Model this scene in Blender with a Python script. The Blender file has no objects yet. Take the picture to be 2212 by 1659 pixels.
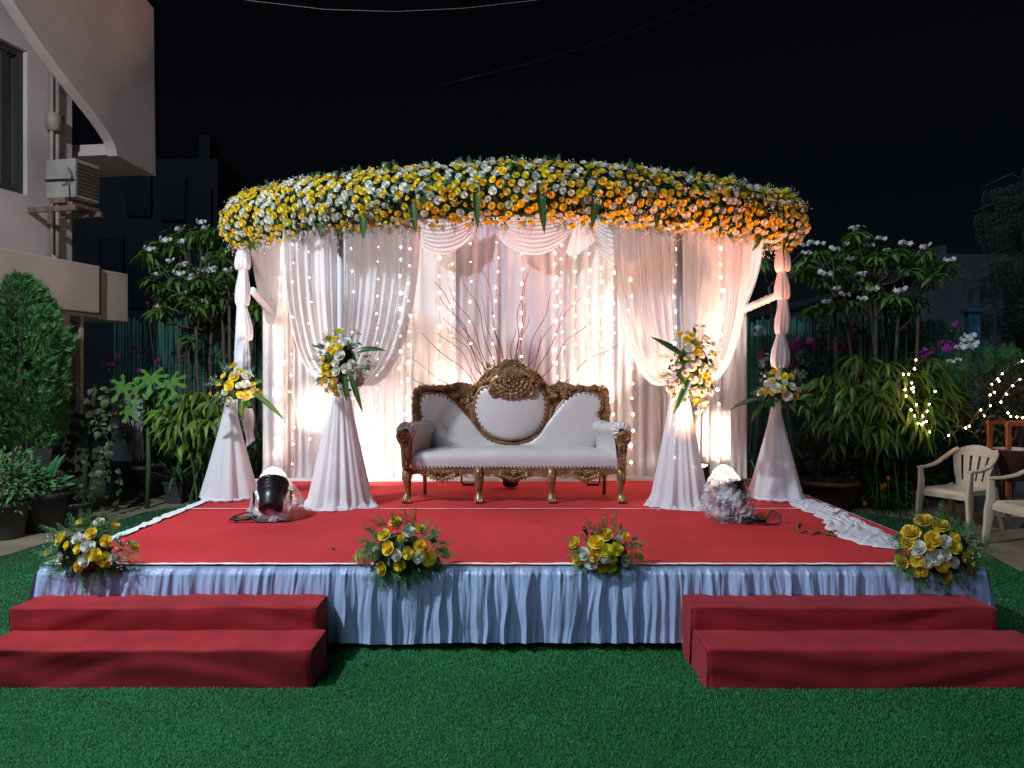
import bpy, bmesh, math, random
import numpy as np
from mathutils import Vector, Matrix, Euler

random.seed(7)
np.random.seed(7)
sc = bpy.context.scene
COL = sc.collection
PI = math.pi
R = math.radians

# ------------------------------------------------------------------ camera
CAM_H = 1.6
FPX, CU, HV = 1662.0, 1106.0, 812.0          # focal length, centre column and horizon row of a 2212 wide view
cam_d = bpy.data.cameras.new('camera')
cam = bpy.data.objects.new('camera', cam_d)
COL.objects.link(cam)
cam.location = (0, 0, CAM_H)
cam.rotation_euler = (R(90), 0, 0)
cam_d.sensor_width = 36.0
cam_d.lens = FPX / 2212.0 * 36.0
cam_d.shift_y = -17.5 / 2212.0
cam_d.clip_end = 400
sc.camera = cam

# ------------------------------------------------------------------ night sky, weak sky glow, exposure
world = bpy.data.worlds.new('World')
sc.world = world
world.use_nodes = True
wn = world.node_tree.nodes
bg = wn['Background']
sky = wn.new('ShaderNodeTexSky')
sky.sky_type = 'NISHITA'
sky.sun_disc = False
SUN_EL, SUN_AZ = R(42), R(208)               # clockwise from +Y: behind the camera, to the left
sky.sun_elevation = SUN_EL
sky.sun_rotation = SUN_AZ
world.node_tree.links.new(sky.outputs[0], bg.inputs[0])
bg.inputs[1].default_value = 0.0006
sun_d = bpy.data.lights.new('sky_glow', 'SUN')
sun_d.energy = 0.70
sun_d.angle = R(25)
sun_d.color = (0.62, 0.80, 1.0)
sun = bpy.data.objects.new('sky_glow', sun_d)
COL.objects.link(sun)
sdir = Vector((math.sin(SUN_AZ) * math.cos(SUN_EL), math.cos(SUN_AZ) * math.cos(SUN_EL), math.sin(SUN_EL)))
sun.rotation_euler = (-sdir).to_track_quat('-Z', 'Y').to_euler()
sc.view_settings.view_transform = 'Standard'
sc.view_settings.look = 'None'
sc.view_settings.exposure = 0.0
sc.view_settings.gamma = 1.0
sc.view_settings.use_curve_mapping = False
sc.render.engine = 'CYCLES'
sc.cycles.use_denoising = True
sc.cycles.max_bounces = 8
sc.cycles.transparent_max_bounces = 24
sc.cycles.sample_clamp_indirect = 4.0

# the venue's LED floodlight on its pole, left of the frame: it throws the shadows to the right of the steps
LED_POS = Vector((-4.5, 2.75, 6.0))
led_d = bpy.data.lights.new('led_flood', 'AREA')
led_d.shape = 'DISK'
led_d.size = 0.35
led_d.energy = 650
led_d.color = (0.80, 0.91, 1.0)
led = bpy.data.objects.new('led_flood', led_d)
COL.objects.link(led)
led.location = LED_POS
led.rotation_euler = (Vector((-0.1, 6.2, 1.0)) - LED_POS).to_track_quat('-Z', 'Y').to_euler()

# ------------------------------------------------------------------ helpers
def at(u, v, y):
    """a point at depth y seen at column u, row v"""
    return Vector(((u - CU) / FPX * y, y, CAM_H + (HV - v) / FPX * y))

def link(o, parent=None):
    COL.objects.link(o)
    if parent is not None:
        o.parent = parent
    return o

def tag(o, label=None, cat=None, group=None, kind=None):
    if label: o['label'] = label
    if cat: o['category'] = cat
    if group: o['group'] = group
    if kind: o['kind'] = kind
    return o

def thing(name, label, cat, loc=(0, 0, 0), rz=0.0, group=None):
    o = bpy.data.objects.new(name, None)
    o.empty_display_size = 0.1
    o.location = loc
    o.rotation_euler = (0, 0, rz)
    link(o)
    return tag(o, label, cat, group)

class MB:
    """collects geometry for one mesh"""
    def __init__(s):
        s.v = []; s.f = []; s.n = 0
    def add(s, verts, faces):
        vs = np.asarray(verts, dtype=float).reshape(-1, 3)
        s.v.append(vs)
        b = s.n
        s.f.extend([tuple(i + b for i in f) for f in faces])
        s.n += len(vs)
        return s
    def box(s, c, d, rot=None):
        x, y, z = d[0] / 2, d[1] / 2, d[2] / 2
        vs = [Vector((i * x, j * y, k * z)) for i in (-1, 1) for j in (-1, 1) for k in (-1, 1)]
        if rot is not None:
            vs = [rot @ p for p in vs]
        c = Vector(c)
        s.add([tuple(p + c) for p in vs], [(0, 1, 3, 2), (4, 6, 7, 5), (0, 4, 5, 1), (2, 3, 7, 6), (0, 2, 6, 4), (1, 5, 7, 3)])
        return s
    def tube(s, pts, rad, n=6, cap=True, squash=1.0):
        pts = [Vector(p) for p in pts]
        m = len(pts)
        rr = rad if hasattr(rad, '__len__') else [rad] * m
        t0 = (pts[1] - pts[0]).normalized()
        a = t0.orthogonal().normalized()
        vs = []
        for i, p in enumerate(pts):
            t = (pts[min(i + 1, m - 1)] - pts[max(i - 1, 0)])
            if t.length < 1e-9: t = t0.copy()
            t.normalize()
            a = (a - t * a.dot(t))
            if a.length < 1e-6: a = t.orthogonal()
            a.normalize()
            b = t.cross(a)
            for k in range(n):
                th = 2 * PI * k / n
                vs.append(tuple(p + (a * math.cos(th) + b * math.sin(th) * squash) * rr[i]))
        fs = []
        for i in range(m - 1):
            for k in range(n):
                k2 = (k + 1) % n
                fs.append((i * n + k, i * n + k2, (i + 1) * n + k2, (i + 1) * n + k))
        if cap:
            fs.append(tuple(range(n - 1, -1, -1)))
            fs.append(tuple((m - 1) * n + k for k in range(n)))
        s.add(vs, fs)
        return s
    def lathe(s, prof, n=20, c=(0, 0, 0), ex=1.0, ey=1.0, cap=False, M=None):
        vs = []; fs = []
        for r, z in prof:
            for k in range(n):
                th = 2 * PI * k / n
                p = Vector((r * math.cos(th) * ex, r * math.sin(th) * ey, z))
                if M is not None: p = M @ p
                vs.append((p.x + c[0], p.y + c[1], p.z + c[2]))
        for i in range(len(prof) - 1):
            for k in range(n):
                k2 = (k + 1) % n
                fs.append((i * n + k, i * n + k2, (i + 1) * n + k2, (i + 1) * n + k))
        if cap:
            fs.append(tuple(range(n - 1, -1, -1)))
            fs.append(tuple((len(prof) - 1) * n + k for k in range(n)))
        s.add(vs, fs)
        return s
    def ball(s, c, r, n=8, m=5, sc3=(1, 1, 1), M=None):
        prof = [(math.sin(PI * i / m) * r + 1e-5, -math.cos(PI * i / m) * r) for i in range(m + 1)]
        vs = []; fs = []
        for pr, z in prof:
            for k in range(n):
                th = 2 * PI * k / n
                p = Vector((pr * math.cos(th) * sc3[0], pr * math.sin(th) * sc3[1], z * sc3[2]))
                if M is not None: p = M @ p
                vs.append((p.x + c[0], p.y + c[1], p.z + c[2]))
        for i in range(m):
            for k in range(n):
                k2 = (k + 1) % n
                fs.append((i * n + k, i * n + k2, (i + 1) * n + k2, (i + 1) * n + k))
        s.add(vs, fs)
        return s
    def grid(s, P):
        """P: array (m, n, 3)"""
        P = np.asarray(P, dtype=float)
        m, n = P.shape[:2]
        fs = [(i * n + j, i * n + j + 1, (i + 1) * n + j + 1, (i + 1) * n + j) for i in range(m - 1) for j in range(n - 1)]
        s.add(P.reshape(-1, 3), fs)
        return s
    def prism(s, poly, y0, y1):
        """outline in x,z extruded along y"""
        n = len(poly)
        vs = [(x, y0, z) for x, z in poly] + [(x, y1, z) for x, z in poly]
        fs = [tuple(range(n)), tuple(range(2 * n - 1, n - 1, -1))]
        fs += [(i, i + n, (i + 1) % n + n, (i + 1) % n) for i in range(n)]
        s.add(vs, fs)
        return s
    def scatter(s, T, mats):
        tv, tf = T
        tv = np.asarray(tv, dtype=float)
        k = len(tv)
        h = np.c_[tv, np.ones(k)]
        A = np.array([np.array(m) for m in mats]).reshape(-1, 4, 4)
        W = np.einsum('aij,kj->aki', A, h)[:, :, :3].reshape(-1, 3)
        b = s.n
        s.v.append(W)
        for a in range(len(A)):
            o = b + a * k
            s.f.extend([tuple(i + o for i in f) for f in tf])
        s.n += len(W)
        return s
    def mesh(s, name, mat, smooth=True):
        me = bpy.data.meshes.new(name)
        V = np.concatenate(s.v) if s.v else np.zeros((0, 3))
        me.from_pydata(V.tolist(), [], s.f)
        me.materials.append(mat)
        if smooth:
            me.polygons.foreach_set('use_smooth', [True] * len(me.polygons))
        me.update()
        return me
    def obj(s, name, mat, parent=None, smooth=True, fix=False, bevel=0.0, seg=2, auto=None):
        me = s.mesh(name, mat, smooth)
        if fix or bevel:
            bm = bmesh.new(); bm.from_mesh(me)
            if fix:
                bmesh.ops.remove_doubles(bm, verts=bm.verts, dist=1e-6)
                bmesh.ops.recalc_face_normals(bm, faces=bm.faces)
            if bevel:
                es = [e for e in bm.edges if len(e.link_faces) == 2 and e.calc_face_angle(0) > R(35)]
                bmesh.ops.bevel(bm, geom=es, offset=bevel, segments=seg, affect='EDGES', profile=0.5)
            bm.to_mesh(me); bm.free()
            if smooth:
                me.polygons.foreach_set('use_smooth', [True] * len(me.polygons))
        if auto is not None:
            me.set_sharp_from_angle(angle=R(auto))
        return link(bpy.data.objects.new(name, me), parent)

def inst(name, me, M, parent=None):
    o = bpy.data.objects.new(name, me)
    COL.objects.link(o)
    if parent is not None: o.parent = parent
    o.matrix_local = M
    return o

def frame(p, z, roll=None, s=1.0):
    """matrix at p whose local +Z points along z"""
    z = Vector(z).normalized()
    q = z.to_track_quat('Z', 'Y')
    if roll is None: roll = random.uniform(0, 2 * PI)
    sx = s if hasattr(s, '__len__') else (s, s, s)
    return Matrix.Translation(p) @ q.to_matrix().to_4x4() @ Matrix.Rotation(roll, 4, 'Z') @ Matrix.Diagonal((sx[0], sx[1], sx[2], 1))

def yframe(p, d, up=(0, 0, 1), s=(1, 1, 1), tilt=0.0):
    """matrix at p: local +Y runs along d, local +Z is the upper side"""
    d = Vector(d).normalized(); up = Vector(up)
    x = d.cross(up)
    if x.length < 1e-4: x = d.orthogonal()
    x.normalize(); z = x.cross(d)
    M = Matrix(((x.x, d.x, z.x, p[0]), (x.y, d.y, z.y, p[1]), (x.z, d.z, z.z, p[2]), (0, 0, 0, 1)))
    return M @ Matrix.Rotation(tilt, 4, 'Y') @ Matrix.Diagonal((s[0], s[1], s[2], 1))

class N1:
    """smooth random curve of one variable"""
    def __init__(s, seed, n=4096):
        s.k = np.random.RandomState(seed).uniform(-1, 1, n); s.n = n
    def __call__(s, x):
        x = np.asarray(x, dtype=float)
        i = np.floor(x).astype(int); f = x - i
        f = f * f * (3 - 2 * f)
        return s.k[i % s.n] * (1 - f) + s.k[(i + 1) % s.n] * f

def rnd(a, b): return random.uniform(a, b)

# ------------------------------------------------------------------ materials
def mat(name, col, rough=0.6, metal=0.0, var=0.0, scale=8.0, bump=0.0, bscale=40.0, island=0.0, hue=0.0, trans=0.0,
        alpha=1.0, spec=0.5, sheen=0.0, col2=None, objrand=0.0, coat=0.0, bdist=0.01, stretch=(1, 1, 1)):
    m = bpy.data.materials.new(name); m.use_nodes = True
    nt = m.node_tree; N = nt.nodes; L = nt.links
    b = N['Principled BSDF']; out = N['Material Output']
    b.inputs['Roughness'].default_value = rough
    b.inputs['Metallic'].default_value = metal
    b.inputs['Specular IOR Level'].default_value = spec
    if sheen: b.inputs['Sheen Weight'].default_value = sheen
    if coat: b.inputs['Coat Weight'].default_value = coat
    tc = N.new('ShaderNodeTexCoord')
    mp = N.new('ShaderNodeMapping'); mp.inputs['Scale'].default_value = stretch
    L.new(tc.outputs['Object'], mp.inputs[0])
    c4 = (*col, 1)
    src = None
    if var or col2:
        nz = N.new('ShaderNodeTexNoise'); nz.inputs['Scale'].default_value = scale; nz.inputs['Detail'].default_value = 6
        L.new(mp.outputs[0], nz.inputs['Vector'])
        rp = N.new('ShaderNodeValToRGB')
        e = rp.color_ramp.elements
        e[0].position = 0.32; e[1].position = 0.68
        if col2:
            e[0].color = c4; e[1].color = (*col2, 1)
        else:
            e[0].color = (*[c * (1 - var) for c in col], 1); e[1].color = (*[min(1, c * (1 + var)) for c in col], 1)
        L.new(nz.outputs['Fac'], rp.inputs[0]); src = rp.outputs[0]
    if island or hue or objrand:
        hs = N.new('ShaderNodeHueSaturation')
        if src: L.new(src, hs.inputs['Color'])
        else: hs.inputs['Color'].default_value = c4
        if objrand:
            g = N.new('ShaderNodeObjectInfo'); ro = g.outputs['Random']; k = objrand
        else:
            g = N.new('ShaderNodeNewGeometry'); ro = g.outputs['Random Per Island']; k = island
        mr = N.new('ShaderNodeMapRange'); mr.inputs[3].default_value = 1 - k; mr.inputs[4].default_value = 1 + k
        L.new(ro, mr.inputs[0]); L.new(mr.outputs[0], hs.inputs['Value'])
        if hue:
            wn_ = N.new('ShaderNodeTexWhiteNoise'); wn_.noise_dimensions = '1D'; L.new(ro, wn_.inputs['W'])
            m2 = N.new('ShaderNodeMapRange'); m2.inputs[3].default_value = 0.5 - hue; m2.inputs[4].default_value = 0.5 + hue
            L.new(wn_.outputs['Value'], m2.inputs[0]); L.new(m2.outputs[0], hs.inputs['Hue'])
        src = hs.outputs[0]
    if src: L.new(src, b.inputs['Base Color'])
    else: b.inputs['Base Color'].default_value = c4
    nrm = None
    if bump:
        n2 = N.new('ShaderNodeTexNoise'); n2.inputs['Scale'].default_value = bscale; n2.inputs['Detail'].default_value = 5
        L.new(mp.outputs[0], n2.inputs['Vector'])
        bp = N.new('ShaderNodeBump'); bp.inputs['Strength'].default_value = bump; bp.inputs['Distance'].default_value = bdist
        L.new(n2.outputs['Fac'], bp.inputs['Height']); L.new(bp.outputs[0], b.inputs['Normal']); nrm = bp.outputs[0]
    last = b.outputs[0]
    if trans:
        tr = N.new('ShaderNodeBsdfTranslucent')
        if src: L.new(src, tr.inputs[0])
        else: tr.inputs[0].default_value = c4
        mx = N.new('ShaderNodeMixShader'); mx.inputs[0].default_value = trans
        L.new(last, mx.inputs[1]); L.new(tr.outputs[0], mx.inputs[2]); last = mx.outputs[0]
    if alpha < 1:
        tp = N.new('ShaderNodeBsdfTransparent')
        mx = N.new('ShaderNodeMixShader'); mx.inputs[0].default_value = 1 - alpha
        L.new(last, mx.inputs[1]); L.new(tp.outputs[0], mx.inputs[2]); last = mx.outputs[0]
    if last != b.outputs[0]: L.new(last, out.inputs[0])
    return m

def emit(name, col, strength):
    m = bpy.data.materials.new(name); m.use_nodes = True
    N = m.node_tree.nodes; b = N['Principled BSDF']
    b.inputs['Base Color'].default_value = (*col, 1)
    b.inputs['Emission Color'].default_value = (*col, 1)
    b.inputs['Emission Strength'].default_value = strength
    return m

WARM = (1.0, 0.60, 0.36)
M_turf = mat('turf_backing', (0.012, 0.050, 0.020), 0.9, var=0.3, scale=3, bump=0.5, bscale=300)
M_blade = mat('turf_blade', (0.036, 0.235, 0.074), 0.75, island=0.35, hue=0.02, trans=0.2, spec=0.15, var=0.16, scale=1.1)
M_patio = mat('patio_stone', (0.30, 0.24, 0.16), 0.85, col2=(0.17, 0.13, 0.09), scale=2.2, bump=0.6, bscale=14)
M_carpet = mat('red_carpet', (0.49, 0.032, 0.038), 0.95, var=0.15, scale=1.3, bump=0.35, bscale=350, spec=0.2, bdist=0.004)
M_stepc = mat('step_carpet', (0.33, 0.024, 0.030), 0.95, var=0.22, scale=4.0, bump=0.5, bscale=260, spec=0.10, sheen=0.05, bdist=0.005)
M_wood = mat('stage_wood', (0.12, 0.07, 0.04), 0.8, var=0.3, scale=6)
M_satin = mat('satin_skirt', (0.40, 0.50, 0.76), 0.33, spec=0.7, trans=0.12, bump=0.45, bscale=26, bdist=0.012, stretch=(2.4, 2.4, 0.35), sheen=0.2)
M_tape = mat('white_tape', (0.78, 0.78, 0.80), 0.7, bump=0.3, bscale=90)
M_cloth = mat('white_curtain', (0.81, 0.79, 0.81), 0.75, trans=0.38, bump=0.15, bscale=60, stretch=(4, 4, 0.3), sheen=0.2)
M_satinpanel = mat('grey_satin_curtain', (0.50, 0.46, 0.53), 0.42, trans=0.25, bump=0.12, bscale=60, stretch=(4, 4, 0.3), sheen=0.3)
M_sheer = mat('sheer_curtain', (0.84, 0.82, 0.86), 0.7, trans=0.34, alpha=0.74, bump=0.1, bscale=60, stretch=(4, 4, 0.3))
M_cone = mat('cone_cloth', (0.88, 0.87, 0.91), 0.75, trans=0.30, alpha=0.87, bump=0.1, bscale=50, stretch=(4, 4, 0.4))
M_puff = mat('pillar_cloth', (0.80, 0.79, 0.86), 0.75, trans=0.25, bump=0.15, bscale=60)
M_gold = mat('gold_carved_wood', (0.44, 0.265, 0.125), 0.34, metal=0.5, col2=(0.16, 0.075, 0.035), scale=14, bump=0.4, bscale=60)
M_leather = mat('white_leather', (0.56, 0.515, 0.51), 0.34, spec=0.5, var=0.05, scale=4, bump=0.12, bscale=16, bdist=0.02)
M_stud = mat('dark_stud', (0.03, 0.02, 0.015), 0.35, metal=0.8)
M_rosey = mat('rose_yellow', (0.85, 0.66, 0.055), 0.5, objrand=0.14, hue=0.014, trans=0.30)
M_roseyj = mat('rose_yellow_mass', (0.85, 0.66, 0.055), 0.5, island=0.14, hue=0.012, trans=0.30)
M_rosew = mat('rose_white', (0.80, 0.80, 0.70), 0.5, objrand=0.08, trans=0.30)
M_rosewj = mat('rose_white_mass', (0.80, 0.80, 0.70), 0.5, island=0.08, trans=0.30)
M_leaf = mat('leaf_green', (0.045, 0.120, 0.030), 0.5, island=0.5, hue=0.02, trans=0.25)
M_fern = mat('fern_green', (0.075, 0.200, 0.060), 0.6, island=0.45, hue=0.02, trans=0.05)
M_dark = mat('dark_leaf', (0.022, 0.055, 0.016), 0.5, island=0.5, trans=0.2)
M_breath = mat('tiny_white_flower', (0.72, 0.68, 0.72), 0.7)
M_stem = mat('stem_green', (0.06, 0.11, 0.03), 0.6)
M_twig = mat('red_twig', (0.36, 0.006, 0.035), 0.5, var=0.3, scale=20)
M_black = mat('black_plastic', (0.012, 0.012, 0.014), 0.35, bump=0.2, bscale=30)
M_cable = mat('black_cable', (0.010, 0.010, 0.010), 0.45)
M_bulb = emit('fairy_bulb', (1.0, 0.73, 0.57), 44.0)
M_bulb2 = emit('garden_fairy_bulb', (1.0, 0.66, 0.36), 75.0)
M_lens = emit('lamp_lens', (1.0, 0.80, 0.60), 22.0)
M_wire = mat('clear_wire', (0.16, 0.12, 0.09), 0.5)
M_bark = mat('grey_bark', (0.075, 0.055, 0.042), 0.85, var=0.35, scale=12, bump=0.6, bscale=40)
M_frangi = mat('frangipani_leaf', (0.090, 0.200, 0.040), 0.45, island=0.5, hue=0.02, trans=0.25)
M_petal = mat('frangipani_petal', (0.78, 0.80, 0.80), 0.6, trans=0.15)
M_thuja = mat('conifer_green', (0.090, 0.270, 0.075), 0.65, island=0.5, hue=0.02, trans=0.1)
M_papaya = mat('papaya_leaf', (0.11, 0.29, 0.035), 0.5, var=0.25, scale=10, trans=0.3)
M_bamboo = mat('bamboo_leaf', (0.125, 0.215, 0.026), 0.5, objrand=0.5, hue=0.035, trans=0.3)
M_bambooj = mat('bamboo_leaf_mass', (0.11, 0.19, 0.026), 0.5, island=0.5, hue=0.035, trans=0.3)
M_pot = mat('dark_pot', (0.040, 0.040, 0.042), 0.7, var=0.3, scale=5)
M_terra = mat('terracotta_pot', (0.11, 0.035, 0.025), 0.7, var=0.25, scale=5)
M_fence = mat('green_bamboo', (0.026, 0.105, 0.078), 0.7, objrand=0.45, var=0.4, scale=6, stretch=(1, 1, 0.4))
M_wall = mat('pink_plaster', (0.52, 0.43, 0.42), 0.9, var=0.13, scale=1.3, bump=0.12, bscale=40)
M_wallw = mat('cream_plaster', (0.56, 0.43, 0.37), 0.9, var=0.15, scale=1.6, bump=0.12, bscale=40)
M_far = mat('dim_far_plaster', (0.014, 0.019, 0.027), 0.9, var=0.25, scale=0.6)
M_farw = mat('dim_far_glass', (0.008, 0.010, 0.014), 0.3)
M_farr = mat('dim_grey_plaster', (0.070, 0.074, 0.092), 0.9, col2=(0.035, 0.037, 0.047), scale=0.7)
M_ac = mat('ac_casing', (0.30, 0.26, 0.235), 0.6, var=0.2, scale=5)
M_acg = mat('ac_grille', (0.05, 0.045, 0.045), 0.7)
M_rust = mat('rusty_bracket', (0.15, 0.09, 0.07), 0.8, var=0.4, scale=12)
M_wframe = mat('dark_window_frame', (0.035, 0.035, 0.038), 0.5)
M_glass = mat('window_glass', (0.20, 0.19, 0.13), 0.12, var=0.5, scale=2.5, stretch=(6, 6, 0.2))
M_plastic = mat('beige_plastic', (0.58, 0.47, 0.34), 0.38, var=0.05, scale=3)
M_orange = mat('orange_paint', (0.36, 0.085, 0.025), 0.55, var=0.2, scale=8)
M_block = mat('grey_block', (0.17, 0.17, 0.18), 0.9, var=0.25, scale=7, bump=0.4, bscale=40)
M_brick = mat('brick_orange', (0.30, 0.12, 0.06), 0.9, var=0.3, scale=5, bump=0.3, bscale=40)
M_whitebox = mat('white_enamel', (0.45, 0.48, 0.52), 0.5, var=0.15, scale=4)
M_magenta = mat('magenta_petal', (0.32, 0.022, 0.25), 0.6, island=0.3, trans=0.2)
M_marigold = mat('marigold_petal', (0.70, 0.20, 0.015), 0.6, island=0.2)
M_redflower = mat('red_petal', (0.40, 0.03, 0.02), 0.6, island=0.3)
M_rope = mat('coir_rope', (0.20, 0.09, 0.035), 0.9, bump=0.5, bscale=200)
M_bluepost = mat('blue_paint', (0.03, 0.13, 0.22), 0.6, var=0.3, scale=4)
M_dry = mat('dry_grass', (0.12, 0.075, 0.03), 0.8, island=0.4)
M_pole = mat('pole_metal', (0.25, 0.25, 0.26), 0.45, metal=0.7)

# clear crumpled plastic bag: mostly see-through with bright glints
M_bag = bpy.data.materials.new('clear_plastic_bag'); M_bag.use_nodes = True
_n = M_bag.node_tree.nodes; _l = M_bag.node_tree.links
_n.remove(_n['Principled BSDF'])
_t = _n.new('ShaderNodeBsdfTransparent'); _t.inputs[0].default_value = (0.93, 0.94, 0.96, 1)
_g = _n.new('ShaderNodeBsdfGlossy'); _g.inputs['Roughness'].default_value = 0.10
_bn = _n.new('ShaderNodeTexNoise'); _bn.inputs['Scale'].default_value = 16.0; _bn.inputs['Detail'].default_value = 3
_bb = _n.new('ShaderNodeBump'); _bb.inputs['Strength'].default_value = 0.9; _bb.inputs['Distance'].default_value = 0.03
_bt = _n.new('ShaderNodeTexCoord'); _l.new(_bt.outputs['Object'], _bn.inputs['Vector']); _l.new(_bn.outputs['Fac'], _bb.inputs['Height']); _l.new(_bb.outputs[0], _g.inputs['Normal'])
_d = _n.new('ShaderNodeBsdfDiffuse'); _d.inputs[0].default_value = (0.7, 0.7, 0.75, 1)
_m1 = _n.new('ShaderNodeMixShader'); _m1.inputs[0].default_value = 0.17
_m2 = _n.new('ShaderNodeMixShader'); _m2.inputs[0].default_value = 0.10
_l.new(_t.outputs[0], _m1.inputs[1]); _l.new(_g.outputs[0], _m1.inputs[2])
_tn = _n.new('ShaderNodeTexNoise'); _tn.inputs['Scale'].default_value = 9.0; _tn.inputs['Detail'].default_value = 4
_tr = _n.new('ShaderNodeMapRange'); _tr.inputs[1].default_value = .42; _tr.inputs[2].default_value = .66; _tr.inputs[3].default_value = .08; _tr.inputs[4].default_value = .72
_to = _n.new('ShaderNodeTexCoord'); _l.new(_to.outputs['Object'], _tn.inputs['Vector']); _l.new(_tn.outputs['Fac'], _tr.inputs[0]); _l.new(_tr.outputs[0], _m2.inputs[0])
_l.new(_m1.outputs[0], _m2.inputs[1]); _l.new(_d.outputs[0], _m2.inputs[2])
_l.new(_m2.outputs[0], _n['Material Output'].inputs[0])

# dracaena strap leaf: dark green with a yellow-green band down the middle (local x runs across the leaf)
M_strap = bpy.data.materials.new('striped_strap_leaf'); M_strap.use_nodes = True
_n = M_strap.node_tree.nodes; _l = M_strap.node_tree.links
_b = _n['Principled BSDF']; _b.inputs['Roughness'].default_value = 0.32
_tc = _n.new('ShaderNodeTexCoord'); _sx = _n.new('ShaderNodeSeparateXYZ'); _l.new(_tc.outputs['Object'], _sx.inputs[0])
_ab = _n.new('ShaderNodeMath'); _ab.operation = 'ABSOLUTE'; _l.new(_sx.outputs[0], _ab.inputs[0])
_rp = _n.new('ShaderNodeValToRGB'); _e = _rp.color_ramp.elements
_e[0].position = 0.004; _e[0].color = (0.075, 0.125, 0.025, 1); _e[1].position = 0.016; _e[1].color = (0.014, 0.062, 0.022, 1)
_l.new(_ab.outputs[0], _rp.inputs[0]); _l.new(_rp.outputs[0], _b.inputs['Base Color'])
# ------------------------------------------------------------------ templates
def T_rose(seed, rings=((3, .20, .80, 1.25, 0.0), (4, .44, .74, 1.0, .04), (5, .74, .58, .86, .14), (6, 1.0, .34, .74, .24))):
    r = random.Random(seed)
    vs = []; fs = []
    for ri, (n, rad, h, w, curl) in enumerate(rings):
        off = r.uniform(0, 6.28)
        for k in range(n):
            th0 = off + 2 * PI * k / n + r.uniform(-.15, .15)
            hs = h * r.uniform(.88, 1.1); rs = rad * r.uniform(.9, 1.08)
            b = len(vs)
            for iv in range(3):
                v = (0.0, .6, 1.0)[iv]
                for iu in range(3):
                    u = iu - 1
                    ww = w * (0.45 + 0.55 * math.sin(PI * (0.25 + 0.6 * v)))
                    a = th0 + u * ww * 0.95
                    rr = rs * (0.12 + 0.88 * v ** 0.55) * (1 - .06 * abs(u)) + curl * v ** 3 * .35 + (ri * .01)
                    z = -.25 + (hs + .25) * v - curl * .45 * v ** 4 - (.10 * abs(u) * v)
                    vs.append((rr * math.cos(a), rr * math.sin(a), z))
            for i in range(2):
                for j in range(2):
                    q = b + i * 3 + j
                    fs.append((q, q + 1, q + 4, q + 3))
    return vs, fs
ROSES = [T_rose(s) for s in range(5)]
BUDS = [T_rose(20 + s, ((3, .22, .95, 1.3, 0.), (4, .42, .90, 1.05, .02), (5, .62, .78, .95, .05))) for s in range(3)]

def mk_meshes(Ts, name, m):
    return [MB().add(*T).mesh(name, m) for T in Ts]
ROSE_Y = mk_meshes(ROSES, 'rose_yellow', M_rosey)
ROSE_W = mk_meshes(ROSES, 'rose_white', M_rosew)
BUD_Y = mk_meshes(BUDS, 'rosebud_yellow', M_rosey)
BUD_W = mk_meshes(BUDS, 'rosebud_white', M_rosew)

def T_leaf(w=.2, seg=4, fold=.12, droop=.3, peak=.45, base=.15, tip=0.02):
    """leaf of length 1 along +Y, upper side +Z"""
    vs = []; fs = []
    for i in range(seg + 1):
        t = i / seg
        if t < peak: ww = base + (1 - base) * math.sin(PI / 2 * t / peak)
        else: ww = tip + (1 - tip) * math.cos(PI / 2 * (t - peak) / (1 - peak)) ** .8
        a = droop * t * t * 1.2
        y = t * math.cos(a * .6); z = -t * math.sin(a) * .8
        hw = ww * w / 2
        vs += [(-hw, y, z + hw * fold * 2), (0, y, z), (hw, y, z + hw * fold * 2)]
    for i in range(seg):
        b = i * 3
        fs += [(b, b + 1, b + 4, b + 3), (b + 1, b + 2, b + 5, b + 4)]
    return vs, fs

def T_flat(w, droop=.2):
    """two-quad narrow blade"""
    vs = []
    for t, k in ((0, .5), (.5, 1), (1, .08)):
        a = droop * t * t
        vs += [(-w / 2 * k, t, -a), (w / 2 * k, t, -a)]
    return vs, [(0, 1, 3, 2), (2, 3, 5, 4)]

def T_fern(seed, n=34):
    r = random.Random(seed)
    mb = MB()
    mb.tube([(0, 0, 0), (0, .5, .02), (0, 1, -.08)], [.008, .006, .002], n=3, cap=False)
    nb = T_flat(.085, .1)
    for i in range(n):
        t = .12 + .88 * i / n
        side = -1 if i % 2 else 1
        L = .30 * (1 - t) ** .7 + .06
        a = side * r.uniform(.7, 1.15)
        M = Matrix.Translation((0, t, -.08 * t * t)) @ Matrix.Rotation(-a, 4, 'Z') @ Matrix.Rotation(r.uniform(-.5, .5), 4, 'X')
        for q in range(3):
            M2 = M @ Matrix.Translation((0, L * q * .3, 0)) @ Matrix.Rotation((q - 1) * .5, 4, 'Z') @ Matrix.Rotation(r.uniform(-.4, .4), 4, 'X') @ Matrix.Diagonal((L, L * .55, L, 1))
            mb.scatter(nb, [M2])
    return np.concatenate(mb.v), mb.f
FERNS = [T_fern(3), T_fern(4)]

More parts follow.
